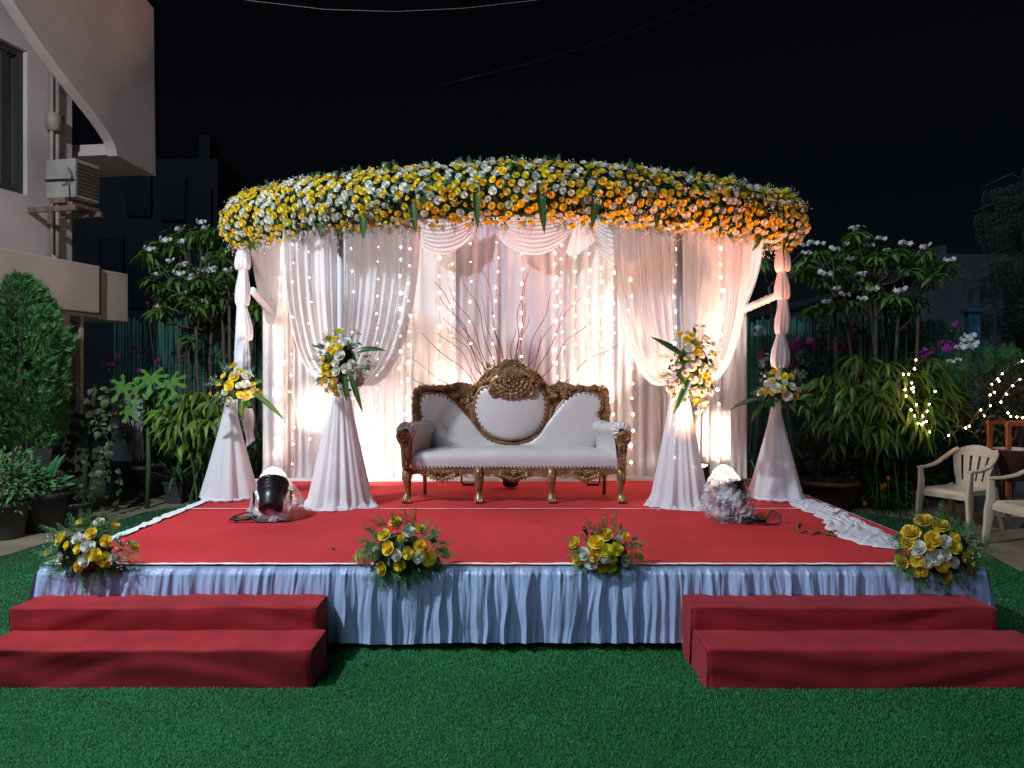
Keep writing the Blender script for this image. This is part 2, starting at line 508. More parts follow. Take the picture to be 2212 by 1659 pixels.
def T_breath(seed, n=9):
    r = random.Random(seed)
    mb = MB(); ms = MB()
    for i in range(n):
        d = Vector((r.uniform(-.6, .6), r.uniform(.35, 1.0), r.uniform(-.5, .5)))
        s = r.uniform(.05, .085)
        oc = [(s, 0, 0), (-s, 0, 0), (0, s, 0), (0, -s, 0), (0, 0, s), (0, 0, -s)]
        of = [(0, 2, 4), (2, 1, 4), (1, 3, 4), (3, 0, 4), (2, 0, 5), (1, 2, 5), (3, 1, 5), (0, 3, 5)]
        mb.add([tuple(Vector(p) + d) for p in oc], of)
        ms.tube([(0, 0, 0), d * .5 + Vector((0, .08, 0)), d], .010, n=3, cap=False)
    return (np.concatenate(mb.v), mb.f), (np.concatenate(ms.v), ms.f)
BREATH = [T_breath(1), T_breath(2), T_breath(5)]
LEAF_R = T_leaf(.55, 3, .15, .3)            # rose leaf
LEAF_L = T_leaf(.13, 5, .12, .55, peak=.35)   # lance leaf
BLADE = T_flat(.10)

def strap_mesh(L, W, bend, name='strap_leaf', m=None, twist=0.0):
    """a dracaena leaf along +Y that bends by the angle bend towards -Z"""
    n = 9
    vs = []; fs = []
    p = Vector((0, 0, 0)); a = 0.0
    for i in range(n + 1):
        t = i / n
        ww = W / 2 * max(.03, (math.sin(PI * min(1, (.12 + t * .88) ** .75)) ** .75))
        zf = ww * .30
        vs += [(-ww, p.y, p.z + zf), (-ww * .35, p.y, p.z), (ww * .35, p.y, p.z), (ww, p.y, p.z + zf)]
        a = bend * (t + .5 / n)
        p = p + Vector((0, math.cos(a), -math.sin(a))) * (L / n)
    for i in range(n):
        for j in range(3):
            b = i * 4 + j
            fs.append((b, b + 1, b + 5, b + 4))
    return MB().add(vs, fs).mesh(name, m or M_strap)
STRAPS = [strap_mesh(1.0, .15, b) for b in (.35, .9, 1.6, 3.3)]
# the straps are 1 m templates; scaled copies keep the stripe because it is set in local units of the real leaf
STRAP_M = {}
def strap(L, bendkind, W=None):
    k = (round(L, 2), bendkind, W)
    if k not in STRAP_M:
        STRAP_M[k] = strap_mesh(L, W or min(.062, L * .2), (.25, .9, 1.7, 3.4)[bendkind])
    return STRAP_M[k]

# ------------------------------------------------------------------ ground
gb = MB()
gb.grid([[(x, y, 0) for x in np.linspace(-60, 60, 25)] for y in np.linspace(-20, 120, 29)])
tag(gb.obj('ground', M_patio), kind='structure')
lawn = MB()
lp = [(-12, -6), (12, -6), (6.0, 3.4), (4.15, 6.3), (4.55, 8.4), (3.6, 9.6), (-3.85, 9.7), (-4.30, 9.0), (-4.5, 6.9), (-5.3, 5.2)]
lawn.add([(x, y, .006) for x, y in lp], [tuple(range(len(lp)))])
tag(lawn.obj('lawn', M_turf, smooth=False), kind='structure')

def inpoly(px, py, poly):
    c = np.zeros(len(px), bool)
    n = len(poly); j = n - 1
    for i in range(n):
        xi, yi = poly[i]; xj, yj = poly[j]
        hit = ((yi > py) != (yj > py)) & (px < (xj - xi) * (py - yi) / (yj - yi + 1e-12) + xi)
        c ^= hit; j = i
    return c

def turf():
    """curly artificial grass blades where the lawn is in view"""
    V = []; rs = np.random.RandomState(11)
    zones = [(3.02, 3.6, -2.6, 2.6, 36000), (3.6, 4.52, -3.3, 3.3, 27000), (4.52, 6.5, -4.6, -2.72, 9000), (4.52, 6.5, 2.72, 4.4, 9000),
             (6.5, 9.6, -4.4, -2.72, 3500), (6.5, 9.6, 2.72, 4.5, 3500)]
    for y0, y1, x0, x1, dens in zones:
        n = int((y1 - y0) * (x1 - x0) * dens)
        x = rs.uniform(x0, x1, n); y = rs.uniform(y0, y1, n)
        k = inpoly(x, y, lp)
        k &= ~((y > 3.92) & (y < 4.53) & (((x > -2.9) & (x < -1.0)) | ((x > 1.0) & (x < 2.8))))
        x = x[k]; y = y[k]; n = len(x)
        a = rs.uniform(0, 2 * PI, n); ln = rs.uniform(.010, .019, n); lean = rs.uniform(.5, 1.7, n)
        wd = rs.uniform(.0009, .0017, n) * (1 + .3 * (y - 3))
        dx, dy = np.cos(a), np.sin(a); px, py = -dy, dx
        h1 = ln * .62 * np.cos(lean * .45); o1 = ln * .62 * np.sin(lean * .45)
        h2 = h1 + ln * .5 * np.cos(lean * 1.25); o2 = o1 + ln * .5 * np.sin(lean * 1.25)
        z0 = .004
        q = np.stack([np.c_[x - px * wd, y - py * wd, np.full(n, z0)], np.c_[x + px * wd, y + py * wd, np.full(n, z0)],
                      np.c_[x + dx * o1 + px * wd, y + dy * o1 + py * wd, z0 + h1], np.c_[x + dx * o1 - px * wd, y + dy * o1 - py * wd, z0 + h1],
                      np.c_[x + dx * o2, y + dy * o2, z0 + np.maximum(h2, .004)]], 1)
        V.append(q)
    V = np.concatenate(V); n = len(V)
    me = bpy.data.meshes.new('turf')
    me.vertices.add(n * 5); me.vertices.foreach_set('co', V.reshape(-1))
    b = np.arange(n)[:, None] * 5
    loops = np.concatenate([b + 0, b + 1, b + 2, b + 3, b + 3, b + 2, b + 4], 1).reshape(-1)
    me.loops.add(n * 7); me.loops.foreach_set('vertex_index', loops)
    st = np.stack([np.arange(n) * 7, np.arange(n) * 7 + 4], 1).reshape(-1)
    me.polygons.add(n * 2); me.polygons.foreach_set('loop_start', st)
    me.polygons.foreach_set('loop_total', np.tile([4, 3], n))
    me.materials.append(M_blade)
    me.update(calc_edges=True); me.validate()
    o = link(bpy.data.objects.new('turf_grass', me))
    tag(o, 'curly green artificial grass of the lawn', 'grass', kind='stuff')
turf()

# ------------------------------------------------------------------ stage
SZ = .485; SX = 2.75; SY0, SY1 = 4.52, 8.42
st = thing('stage', 'low wide stage platform topped with bright red carpet', 'stage', (0, SY0, 0))
def off(P, o): return np.asarray(P) - np.array(o)
m_ = MB(); m_.box((0, (SY1 - SY0) / 2, SZ / 2 - .012), (2 * SX - .02, SY1 - SY0 - .02, SZ - .03)); m_.obj('deck', M_wood, st, smooth=False)
nz = N1(5)
xs = np.linspace(-SX, SX, 120); ys = np.linspace(0, SY1 - SY0, 70)
X, Y = np.meshgrid(xs, ys)
Zc = SZ + .0025 * nz(X * 1.7 + 30) * nz(Y * 1.3 + 90) +   .006 * np.exp(-((Y - 1.25 - .02 * nz(X + 7)) / .03) ** 2) * (nz(X * .8 + 50) > .1) \
     + .007 * np.exp(-((Y - .95 - .03 * nz(X * .7 + 17)) / .02) ** 2) * (nz(X * .6 + 150) > .2) + .003 * np.exp(-((Y - 2.9) / .02) ** 2)
MB().grid(np.stack([X, Y, Zc], 2)).obj('carpet', M_carpet, st)
# white seam tape across the carpet and white edge trims
def ribbon(pts, w, name, m, parent, wave=0.0, seed=1, lift=.004):
    f = N1(seed); a = []; b = []
    L = len(pts)
    for i, p in enumerate(pts):
        p = Vector(p); t = (Vector(pts[min(i + 1, L - 1)]) - Vector(pts[max(i - 1, 0)])).normalized()
        s = Vector((t.y, -t.x, 0))
        o1 = float(f(i * .9)) * wave; o2 = float(f(i * .7 + 300)) * wave
        a.append(p + s * (w / 2 + o1) + Vector((0, 0, lift + abs(o1) * .5))); b.append(p - s * (w / 2 + o2) + Vector((0, 0, lift + abs(o2) * .5)))
    return MB().grid([a, b]).obj(name, m, parent)
ribbon([(x, 6.43 - SY0 + .01 * float(nz(x * 2)), SZ + .003) for x in np.linspace(-2.7, 2.45, 60)], .016, 'carpet_seam', M_tape, st, .004, 3)
ribbon([(-SX + .03, y, SZ + .004) for y in np.linspace(0.02, 2.6, 70)], .075, 'edge_trim', M_tape, st, .016, 4, lift=.006)
ribbon([(x, .012, SZ + .004) for x in np.linspace(-SX, SX, 160)], .034, 'edge_trim', M_tape, st, .006, 9, lift=.005)

# gathered satin skirt hung round the stage
def skirt_strip(path_pts, nrm, length, name, parent, seed, zbot, nx):
    f1, f2, f3, f4, f5 = N1(seed), N1(seed + 1), N1(seed + 2), N1(seed + 3), N1(seed + 4)
    s = np.linspace(0, length, nx); nt = 26
    P = []
    p0 = np.array(path_pts[0]); p1 = np.array(path_pts[1])
    for j in range(nt):
        t = j / (nt - 1)
        sh = s + .02 * t * f4(s * 4.0) + .012 * f5(s * 9 + t * 3)
        pl1 = 1 - np.abs(2 * ((sh * 6.1 + .8 * f1(sh * 3.1)) % 1.0) - 1)      # sharp ridges of uneven width
        pl2 = 1 - np.abs(2 * ((sh * 14.3 + 1.1 * f4(sh * 4.3) + .3 * t) % 1.0) - 1)
        wmix = .5 + .5 * f5(sh * 1.7 + 60)
        pleat = (.62 * pl1 ** .9 + .48 * pl2 * wmix + .10 * f2(sh * 46 + 2 * t))
        gather = np.maximum(0, f2(sh * 40)) * np.exp(-t * 3.2) + .55 * np.maximum(0, f3(sh * 17 + 9)) * np.exp(-t * 2.0)
        A = .012 + .075 * t ** .8
        bul = .012 + .03 * math.sin(PI * min(1, t * 1.2)) * .5 + .02 * t
        o = bul + A * pleat * (1 + .35 * f5(sh * 2.2)) + .022 * gather
        if t < .06: o = np.full_like(s, .010) + .004 * f2(s * 20)
        z = SZ - (SZ - zbot - .018 * f1(s * 2.4 + 40) - .02 * (pleat - .5)) * t
        base = p0 + (p1 - p0) * (s / length)[:, None]
        P.append(np.c_[base[:, 0] + nrm[0] * o, base[:, 1] + nrm[1] * o, z])
    return MB().grid(P).obj(name, M_satin, parent)
sk = thing('stage_skirt', 'gathered pale blue white satin skirt hung along the front and sides of the stage', 'stage skirt', (0, SY0, 0))
skirt_strip(((-SX - .02, 0, 0), (SX + .02, 0, 0)), (0, -1), 2 * SX + .04, 'front_skirt', sk, 21, .045, 2600)
skirt_strip(((-SX, 3.8, 0), (-SX, -.01, 0)), (-1, 0), 3.8, 'side_skirt', sk, 31, .03, 500)
skirt_strip(((SX, -.01, 0), (SX, 3.8, 0)), (1, 0), 3.8, 'side_skirt', sk, 41, .03, 500)

# carpeted steps
def steps(name, x0, x1, label, seed):
    t = thing(name, label, 'steps', ((x0 + x1) / 2, 4.2, 0), group='red carpeted steps up to the stage')
    f = N1(seed); g = N1(seed + 1)
    def block(nm, xa, xb, ya, yb, za, zb, m=M_stepc):
        # one carpeted block: profile wrapped over the front edge with soft rounding and cloth unevenness
        W = xb - xa
        prof = []
        r = .013
        for zz in np.linspace(za, zb - r, 12): prof.append((ya, zz))
        for a in np.linspace(0, PI / 2, 6)[1:]: prof.append((ya + r - r * math.cos(a), zb - r + r * math.sin(a)))
        for yy in np.linspace(ya + r, yb, 10)[1:]: prof.append((yy, zb))
        prof = np.array(prof)
        xs = np.linspace(0, 1, 110)
        P = []
        for q in xs:
            e = min(q, 1 - q) * W
            rr = max(0, 1 - e / .02) ** 2 * .008
            x = xa + q * W
            row = []
            for k, (yy, zz) in enumerate(prof):
                d = zz - za
                dy = -.010 * f(x * 2.2 + 3) * (1 - d / (zb - za)) - .007 * g(x * 1.3 + zz * 9) - .006 * f(zz * 16 + g(x * 1.1) * 2.5)
                dz = .004 * g(x * 6 + yy * 4) - rr - (.008 * max(0, float(f(x * 5 + 60))) if zz < za + .01 else 0)
                row.append((x, yy + float(dy) + rr, zz + float(dz)))
            P.append(row)
        mb = MB().grid(P)
        # the two ends, hanging flaps of carpet
        for xe, sg in ((xa, -1), (xb, 1)):
            Q = []
            for a in np.linspace(0, 1, 14):
                row = []
                for b in np.linspace(0, 1, 10):
                    yy = ya + .006 + (yb - ya - .006) * a; zz = za + (zb - .008 - za) * b
                    bul = .012 * f(yy * 14 + sg * 5) * (1 - b) + .012 * (1 - b)
                    row.append((xe + sg * float(bul), yy, zz))
                Q.append(row)
            mb.grid(Q)
        mb.v = [v - np.array([(x0 + x1) / 2, 4.2, 0]) for v in mb.v]
        return mb.obj(nm, m, t)
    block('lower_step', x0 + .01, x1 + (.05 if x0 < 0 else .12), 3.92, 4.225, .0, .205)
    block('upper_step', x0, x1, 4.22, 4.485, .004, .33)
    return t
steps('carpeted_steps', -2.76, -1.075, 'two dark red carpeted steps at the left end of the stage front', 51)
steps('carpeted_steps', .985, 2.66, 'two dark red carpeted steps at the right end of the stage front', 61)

# ------------------------------------------------------------------ curtains
BY = 8.22; BZT = 3.42
bk = thing('backdrop_curtain', 'tall pleated white backdrop curtain hung behind the sofa at the rear of the stage', 'curtain', (0, BY, SZ))
def pleated(x0, x1, y, z0, z1, seed, amp, freq, m, name, parent, org, lean=0.0, nx=None, nt=24, puddle=.05):
    f1, f2, f3 = N1(seed), N1(seed + 1), N1(seed + 2)
    nx = nx or int((x1 - x0) * 260)
    s = np.linspace(x0, x1, nx)
    P = []
    for j in range(nt):
        t = j / (nt - 1)
        sh = s + .015 * f3(s * 3 + t * 1.5)
        ph = sh * freq + 1.1 * f1(sh * freq * .35)
        w = np.sin(2 * PI * ph)
        w = np.sign(w) * np.abs(w) ** .7
        o = amp * (w * (.75 + .4 * f2(sh * 2.1)) + .45 * f1(sh * freq * 2.3 + 70)) * (.65 + .35 * t)
        if t > .965: o = o - puddle * (t - .965) / .035 * (1 + .6 * f2(s * 9))
        z = z1 + (z0 - z1) * t + (.012 * f2(s * 5) if j == nt - 1 else 0)
        P.append(np.c_[s + lean * t - org[0], np.full(nx, y) + o - org[1], np.full(nx, 0.) + z - org[2]])
    return MB().grid(P).obj(name, m, parent)
bo = (0, BY, SZ)
for i, (a, b, m, am, fr, dy) in enumerate((
        (-2.66, -1.96, M_cloth, .022, 8.0, .00), (-1.98, -1.10, M_cloth, .030, 7.5, .03), (-1.12, -.60, M_cloth, .030, 6.5, .00),
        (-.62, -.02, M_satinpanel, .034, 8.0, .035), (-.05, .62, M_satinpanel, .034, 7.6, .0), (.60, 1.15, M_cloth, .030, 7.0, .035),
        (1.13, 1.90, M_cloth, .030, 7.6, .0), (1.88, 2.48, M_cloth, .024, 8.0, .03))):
    pleated(a, b, BY + dy, SZ + .012, BZT, 101 + 7 * i, am, fr, m, 'curtain_panel', bk, bo)
MB().tube([(-2.70, .02, BZT - SZ), (2.52, .02, BZT - SZ)], .025, 8).obj('top_rail', M_pole, bk)
for x in (-2.68, 2.50):
    MB().tube([(x, .10, 0), (x, .10, BZT - SZ)], .022, 8).obj('frame_pole', M_pole, bk)
# hem cloth lying along the foot of the backdrop
hb = MB(); f = N1(77); g = N1(78)
xs = np.linspace(-2.72, 2.42, 320)
P = []
for j, t in enumerate(np.linspace(0, 1, 10)):
    w = .10 + .05 * f(xs * 3)
    P.append(np.c_[xs, -.02 - w * t, .004 + .045 * math.sin(PI * t) * (.55 + .5 * g(xs * 8 + t)) + .014 * np.abs(f(xs * 17 + t * 2)) * math.sin(PI * t)])
hb.grid(P).obj('hem', M_cloth, bk)

def swag(name, A, B, sag, drop, label, seed, ny=10):
    """a swag hung between A and B: many horizontal folds that sag towards the middle"""
    o = (A + B) / 2
    f = N1(seed); ns, nt = 60, 90
    P = []
    for j in range(nt):
        t = j / (nt - 1); row = []
        for i in range(ns):
            s = i / (ns - 1)
            c = 4 * s * (1 - s)
            e = max(0.0, 1 - min(s, 1 - s) / .12)
            a = A + Vector((.0, 0, -.10 * t * 0)); b = B
            base = a.lerp(b, s)
            # the lower the fold, the deeper it hangs; near the ends all folds meet
            z = base.z - (sag * .18 + (sag - sag * .18) * t) * (c ** .85) - .12 * t * (1 - c) * (1 - e * .6)
            x = base.x + (.04 * (t - .5)) * (1 - 2 * s)
            fold = math.sin(2 * PI * (t * ny + .35 * float(f(s * 2.2 + t * 3))))
            y = base.y - .035 - .05 * c * (1 - (t - .5) ** 2) - .018 * fold * (.35 + .65 * c)
            row.append((x - o.x, y - o.y, z - o.z))
        P.append(row)
    ob = MB().grid(P).obj(name, M_cloth)
    ob.location = o
    return tag(ob, label, 'swag', 'white swags across the top of the backdrop')
swag('swag', at(880, 470, 8.02), at(1040, 452, 8.02), .44, 0, 'white swag at the top left of the backdrop beside the tied curtain', 201, 8)
swag('swag', at(1046, 448, 8.0), at(1252, 452, 8.0), .50, 0, 'white swag in the middle of the backdrop top, above the sofa crest', 202, 9)
swag('swag', at(1256, 452, 8.02), at(1430, 480, 8.02), .56, 0, 'white swag at the top right of the backdrop beside the tied curtain', 203, 9)
tl = MB(); f = N1(205)
P = []
for t in np.linspace(0, 1, 14):
    row = []
    for s in np.linspace(0, 1, 26):
        w = .05 + .10 * t
        row.append((-w + 2 * w * s, .012 * math.sin(s * 22) - .02 * t, -.42 * t * (1 - .55 * abs(s - .25))))
    P.append(row)
o = tl.grid(P).obj('swag_tail', M_cloth); o.location = at(1254, 470, 7.90)
tag(o, 'short white cloth tail hanging between the middle and right swags', 'swag tail')

def tied(name, xa, xb, split, yd, ztop, gath, label, belly, seed):
    """a sheer curtain of two halves pulled in to one gather point"""
    t_ = thing(name, label, 'tied curtain', (gath[0], yd, SZ))
    org = Vector((gath[0], yd, SZ))
    for hi, (a, b) in enumerate(((xa, split), (split, xb))):
        f1, f2 = N1(seed + hi * 5), N1(seed + hi * 5 + 1)
        ns, nt = 170, 46
        P = []
        for j in range(nt):
            t = j / (nt - 1)
            s = np.linspace(0, 1, ns)
            xt = a + (b - a) * s
            side = (s if hi == 1 else 1 - s)              # 1 at the outer edge of that half
            gx = gath[0] + (s - .5) * .10 + (-.03 if hi == 0 else .03)
            gz = gath[1]
            H = ztop - gz
            P1x, P1z = xt + (xt - gath[0]) * .02, ztop - H * .62
            sw = belly[hi]
            P2x = xt + (gx - xt) * .38; P2z = gz + H * .10 - sw * side ** 1.4
            t1, t2, t3, t4 = (1 - t) ** 3, 3 * t * (1 - t) ** 2, 3 * t * t * (1 - t), t ** 3
            x = xt * t1 + P1x * t2 + P2x * t3 + gx * t4
            z = ztop * t1 + P1z * t2 + P2z * t3 + gz * t4
            am = .034 * (1 - .5 * t)
            ph = s * 5.2 + 1.5 * f1(s * 4.6) + .25 * f2(s * 2 + t)
            y = yd + am * np.sin(2 * PI * ph) + .35 * am * f2(s * 19 + t) * (f1(s * 5 + 70) > -.1) + .02 * f1(s * 3 + 8) + (.05 * hi - .025) - .04 * t * side
            P.append(np.c_[x - org.x, y - org.y, z - org.z])
        MB().grid(P).obj('curtain_half', M_sheer, t_)
    MB().lathe([(.05, -.06), (.075, -.03), (.078, .03), (.05, .06)], 14, (0, -.02, gath[1] - SZ), 1.0, .7).obj('tie_band', M_cloth, t_)
    return t_
YT = 6.62
GL = at(735, 812, YT); GR = at(1478, 812, YT)
tied('tied_curtain', at(612, 500, YT).x, at(908, 480, YT).x, at(742, 500, YT).x, YT, 3.05, (GL.x, GL.z),
     'sheer white curtain tied in at the left bouquet', (.30, .52), 301)
tied('tied_curtain', at(1322, 490, YT).x, at(1622, 520, YT).x, at(1498, 500, YT).x, YT, 3.05, (GR.x, GR.z),
     'sheer white curtain tied in at the right bouquet, brightly lit by a floodlight', (.52, .42), 321)

# cloth returns between the outer pillars and the backdrop, and the wrapped braces
def side_return(name, p_top0, p_top1, p_bot, label, seed):
    f = N1(seed); P = []
    for t in np.linspace(0, 1, 30):
        row = []
        for s in np.linspace(0, 1, 40):
            top = p_top0.lerp(p_top1, s)
            bot = p_bot + Vector((.05 * (s - .5), .12 * (s - .5), 0))
            k = t ** (1.4 + .6 * (1 - s))
            p = top.lerp(bot, k); p.z = top.z + (bot.z - top.z) * t
            d = .022 * math.sin(s * 24 + float(f(s * 3))) * (1 - .4 * t)
            row.append(tuple(p - p_bot + Vector((d, d * .6, 0))))
        P.append(row)
    o = MB().grid(P).obj(name, M_cloth); o.location = p_bot
    return tag(o, label, 'side curtain')
side_return('side_curtain', at(545, 520, 7.15), at(612, 505, 8.1), at(588, 700, 8.05), 'bluish white side curtain swept back behind the left outer pillar', 341)
side_return('side_curtain', at(1650, 520, 7.2), at(1600, 505, 8.1), at(1598, 690, 8.1), 'narrow white side curtain swept back at the right end of the backdrop', 342)
pleated(at(570, 0, 8.05).x, at(612, 0, 8.05).x, 8.05, SZ + .01, at(0, 640, 8.05).z, 351, .02, 9, M_cloth, 'edge_panel', None, (0, 0, 0))
tag(bpy.data.objects['edge_panel'], 'narrow white curtain panel hanging at the far left edge of the backdrop', 'curtain')
pleated(at(1578, 0, 7.95).x, at(1612, 0, 7.95).x, 7.95, SZ + .01, at(0, 520, 7.95).z, 353, .02, 8, M_cloth, 'edge_panel.001', None, (0, 0, 0))
tag(bpy.data.objects['edge_panel.001'], 'narrow white curtain panel hanging at the far right edge of the backdrop', 'curtain')
def brace(A, B, label):
    d = B - A; n = 26
    pts = [A.lerp(B, i / n) for i in range(n + 1)]
    rr = [.036 + .005 * math.sin(i * 2.3) + .003 * rnd(-1, 1) for i in range(n + 1)]
    mb = MB().tube([p - A for p in pts], rr, 12)
    o = mb.obj('wrapped_brace', M_puff); o.location = A
    tag(o, label, 'brace')
brace(at(546, 628, 7.0), at(590, 678, 7.95), 'cloth wrapped brace pole between the left outer pillar and the backdrop')
brace(at(1692, 632, 7.0), at(1600, 672, 7.95), 'cloth wrapped brace pole between the right outer pillar and the backdrop')

# ------------------------------------------------------------------ pillars
def cone_cloth(name, c, r0, r1, ztop, zbot, seed, parent, m, folds=13, puddle=True, flare=1.25, ovx=1.0):
    f1, f2 = N1(seed), N1(seed + 1)
    n, nt = 180, 34
    th = np.linspace(0, 2 * PI, n)
    # periodic fold signal
    sig = sum(a * np.sin(k * th + p) for a, k, p in [(.5, folds, seed), (.35, int(folds * 1.7), seed * 2.1), (.3, int(folds * .6) + 1, seed * .7)])
    P = []
    for j in range(nt):
        t = j / (nt - 1)
        r = r0 + (r1 - r0) * t ** flare
        rr = r * (1 + (.10 + .05 * t) * sig * (.35 + .65 * min(1, t * 2)))
        if puddle and t > .955: rr = rr + .03 * (t - .955) / .045 * (1 + .8 * np.sin(5 * th + seed) + .5 * np.sin(11 * th))
        z = ztop + (zbot - ztop) * t
        zz = np.full(n, z)
        P.append(np.c_[c[0] + rr * np.cos(th) * ovx, c[1] + rr * np.sin(th), zz])
    mb = MB().grid(P)
    return mb.obj(name, m, parent)
def puddle_ring(c, r, z, seed, parent, m, h=.035, amp=.05):
    n = 150; th = np.linspace(0, 2 * PI, n); P = []
    ph = [seed * .7, seed * 1.3, seed * 2.2]
    w = amp * (1.0 + .5 * np.sin(3 * th + ph[0]) + .4 * np.sin(7 * th + ph[1]))
    for t in np.linspace(0, 1, 12):
        rr = r - .015 + w * t
        z_ = z + .004 + (h * (.6 + .3 * np.sin(9 * th + ph[2] + 3 * t) + .35 * np.sin(17 * th + ph[0] - 4 * t))) * math.sin(PI * (t * .85 + .12)) * (1 - .3 * t)
        P.append(np.c_[c[0] + rr * np.cos(th), c[1] + rr * np.sin(th), np.maximum(z_, z + .003)])
    return MB().grid(P).obj('puddled_hem', m, parent)

def inner_pillar(u, label, seed, R1):
    base = Vector(((u - CU) / FPX * 6.62, 6.62, SZ))
    t = thing('draped_pillar', label, 'pillar', base, group='inner pillars under the flower canopy')
    cone_cloth('cloth_cone', (0, 0), .045, R1, 1.22, .012, seed, t, M_cone, 12, flare=1.2)
    puddle_ring((0, 0), R1 + .01, 0, seed, t, M_cone)
    MB().tube([(0, 0, 0), (0, 0, 2.45)], .026, 10).obj('pole', M_puff, t)
    MB().lathe([(.0, .0), (.17, .0), (.17, .03), (.03, .05)], 16).obj('base_plate', M_wood, t)
    return base
PL = inner_pillar(735, 'white cone draped pillar left of the sofa', 3, .268)
PR = inner_pillar(1468, 'white cone draped pillar right of the sofa, glowing from a floodlight', 8, .235)

def outer_pillar(us, vs_, ub, vcone, rb, label, seed, flat):
    y = 7.0
    c0 = at(ub, 0, y).x
    t = thing('puffed_pillar', label, 'pillar', (c0, y, SZ), group='outer pillars carrying the flower canopy')
    r_ = random.Random(seed)
    top = 528
    for k, (u, v) in enumerate(zip(us, vs_)):
        p1 = at(u, v, y); p0 = at(us[max(0, k - 1)] if k else u, top, y)
        H = p0.z - p1.z + .02
        n = 90; th = np.linspace(0, 2 * PI, n)
        sig = .5 * np.sin(6 * th + k) + .4 * np.sin(11 * th + k * 2 + seed) + .25 * np.sin(3 * th + seed)
        P = []
        Rb = .070 * r_.uniform(.9, 1.15)
        for j in range(22):
            q = j / 21
            r = .038 + (Rb - .038) * math.sin(PI / 2 * min(1, q / .74)) ** 1.5
            if q > .74: r = .036 + (Rb - .036) * math.sqrt(max(0, 1 - ((q - .74) / .26) ** 2))
            rr = r * (1 + .13 * sig * min(1, q * 2))
            cx = p0.x + (p1.x - p0.x) * q + .012 * math.sin(k * 2.1 + seed) * q
            P.append(np.c_[cx - c0 + rr * np.cos(th), rr * np.sin(th), np.full(n, p0.z - H * q - SZ) - (.014 * sig if .6 < q < .99 else 0)])
        MB().grid(P).obj('cloth_puff', M_puff, t)
        top = v
    pz = at(0, vcone, y).z - SZ
    MB().tube([(at(us[0], 0, y).x - c0, 0, at(0, 500, y).z - SZ), (0, 0, 0)], .028, 8).obj('pole', M_puff, t)
    cone_cloth('cloth_cone', (0, 0), .042, rb, pz, .02, seed, t, M_cone, 7, puddle=False, flare=1.12, ovx=1.02)
    # the hem is tied round a ring at the foot
    n = 60
    MB().tube([(rb * 1.02 * math.cos(2 * PI * i / n), rb * math.sin(2 * PI * i / n), .018 + .006 * math.sin(i * 1.7)) for i in range(n + 1)], .016, 6).obj('hem_ring', M_puff, t)
    return t
oL = outer_pillar((526, 524, 528, 526), (578, 657, 731, 806), 497, 868, .232, 'puffed white pillar at the left end of the stage', 4, 0)
oR = outer_pillar((1689, 1693, 1687, 1683), (583, 643, 718, 790), 1676, 880, .235, 'puffed white pillar at the right end of the stage', 9, 0)
tc_ = MB(); P = []
for t in np.linspace(0, 1, 16):
    row = []
    for s in np.linspace(0, 1, 18):
        w = .045 + .01 * math.sin(t * 6)
        row.append((-w + 2 * w * s + .03 * t, .018 * math.sin(s * 14 + t), -.36 * t * (1 - .2 * s)))
    P.append(row)
o = tc_.grid(P).obj('cloth_tail', M_puff); o.location = at(533, 882, 6.98)
tag(o, 'white cloth tail hanging behind the left outer pillar cone', 'cloth tail')
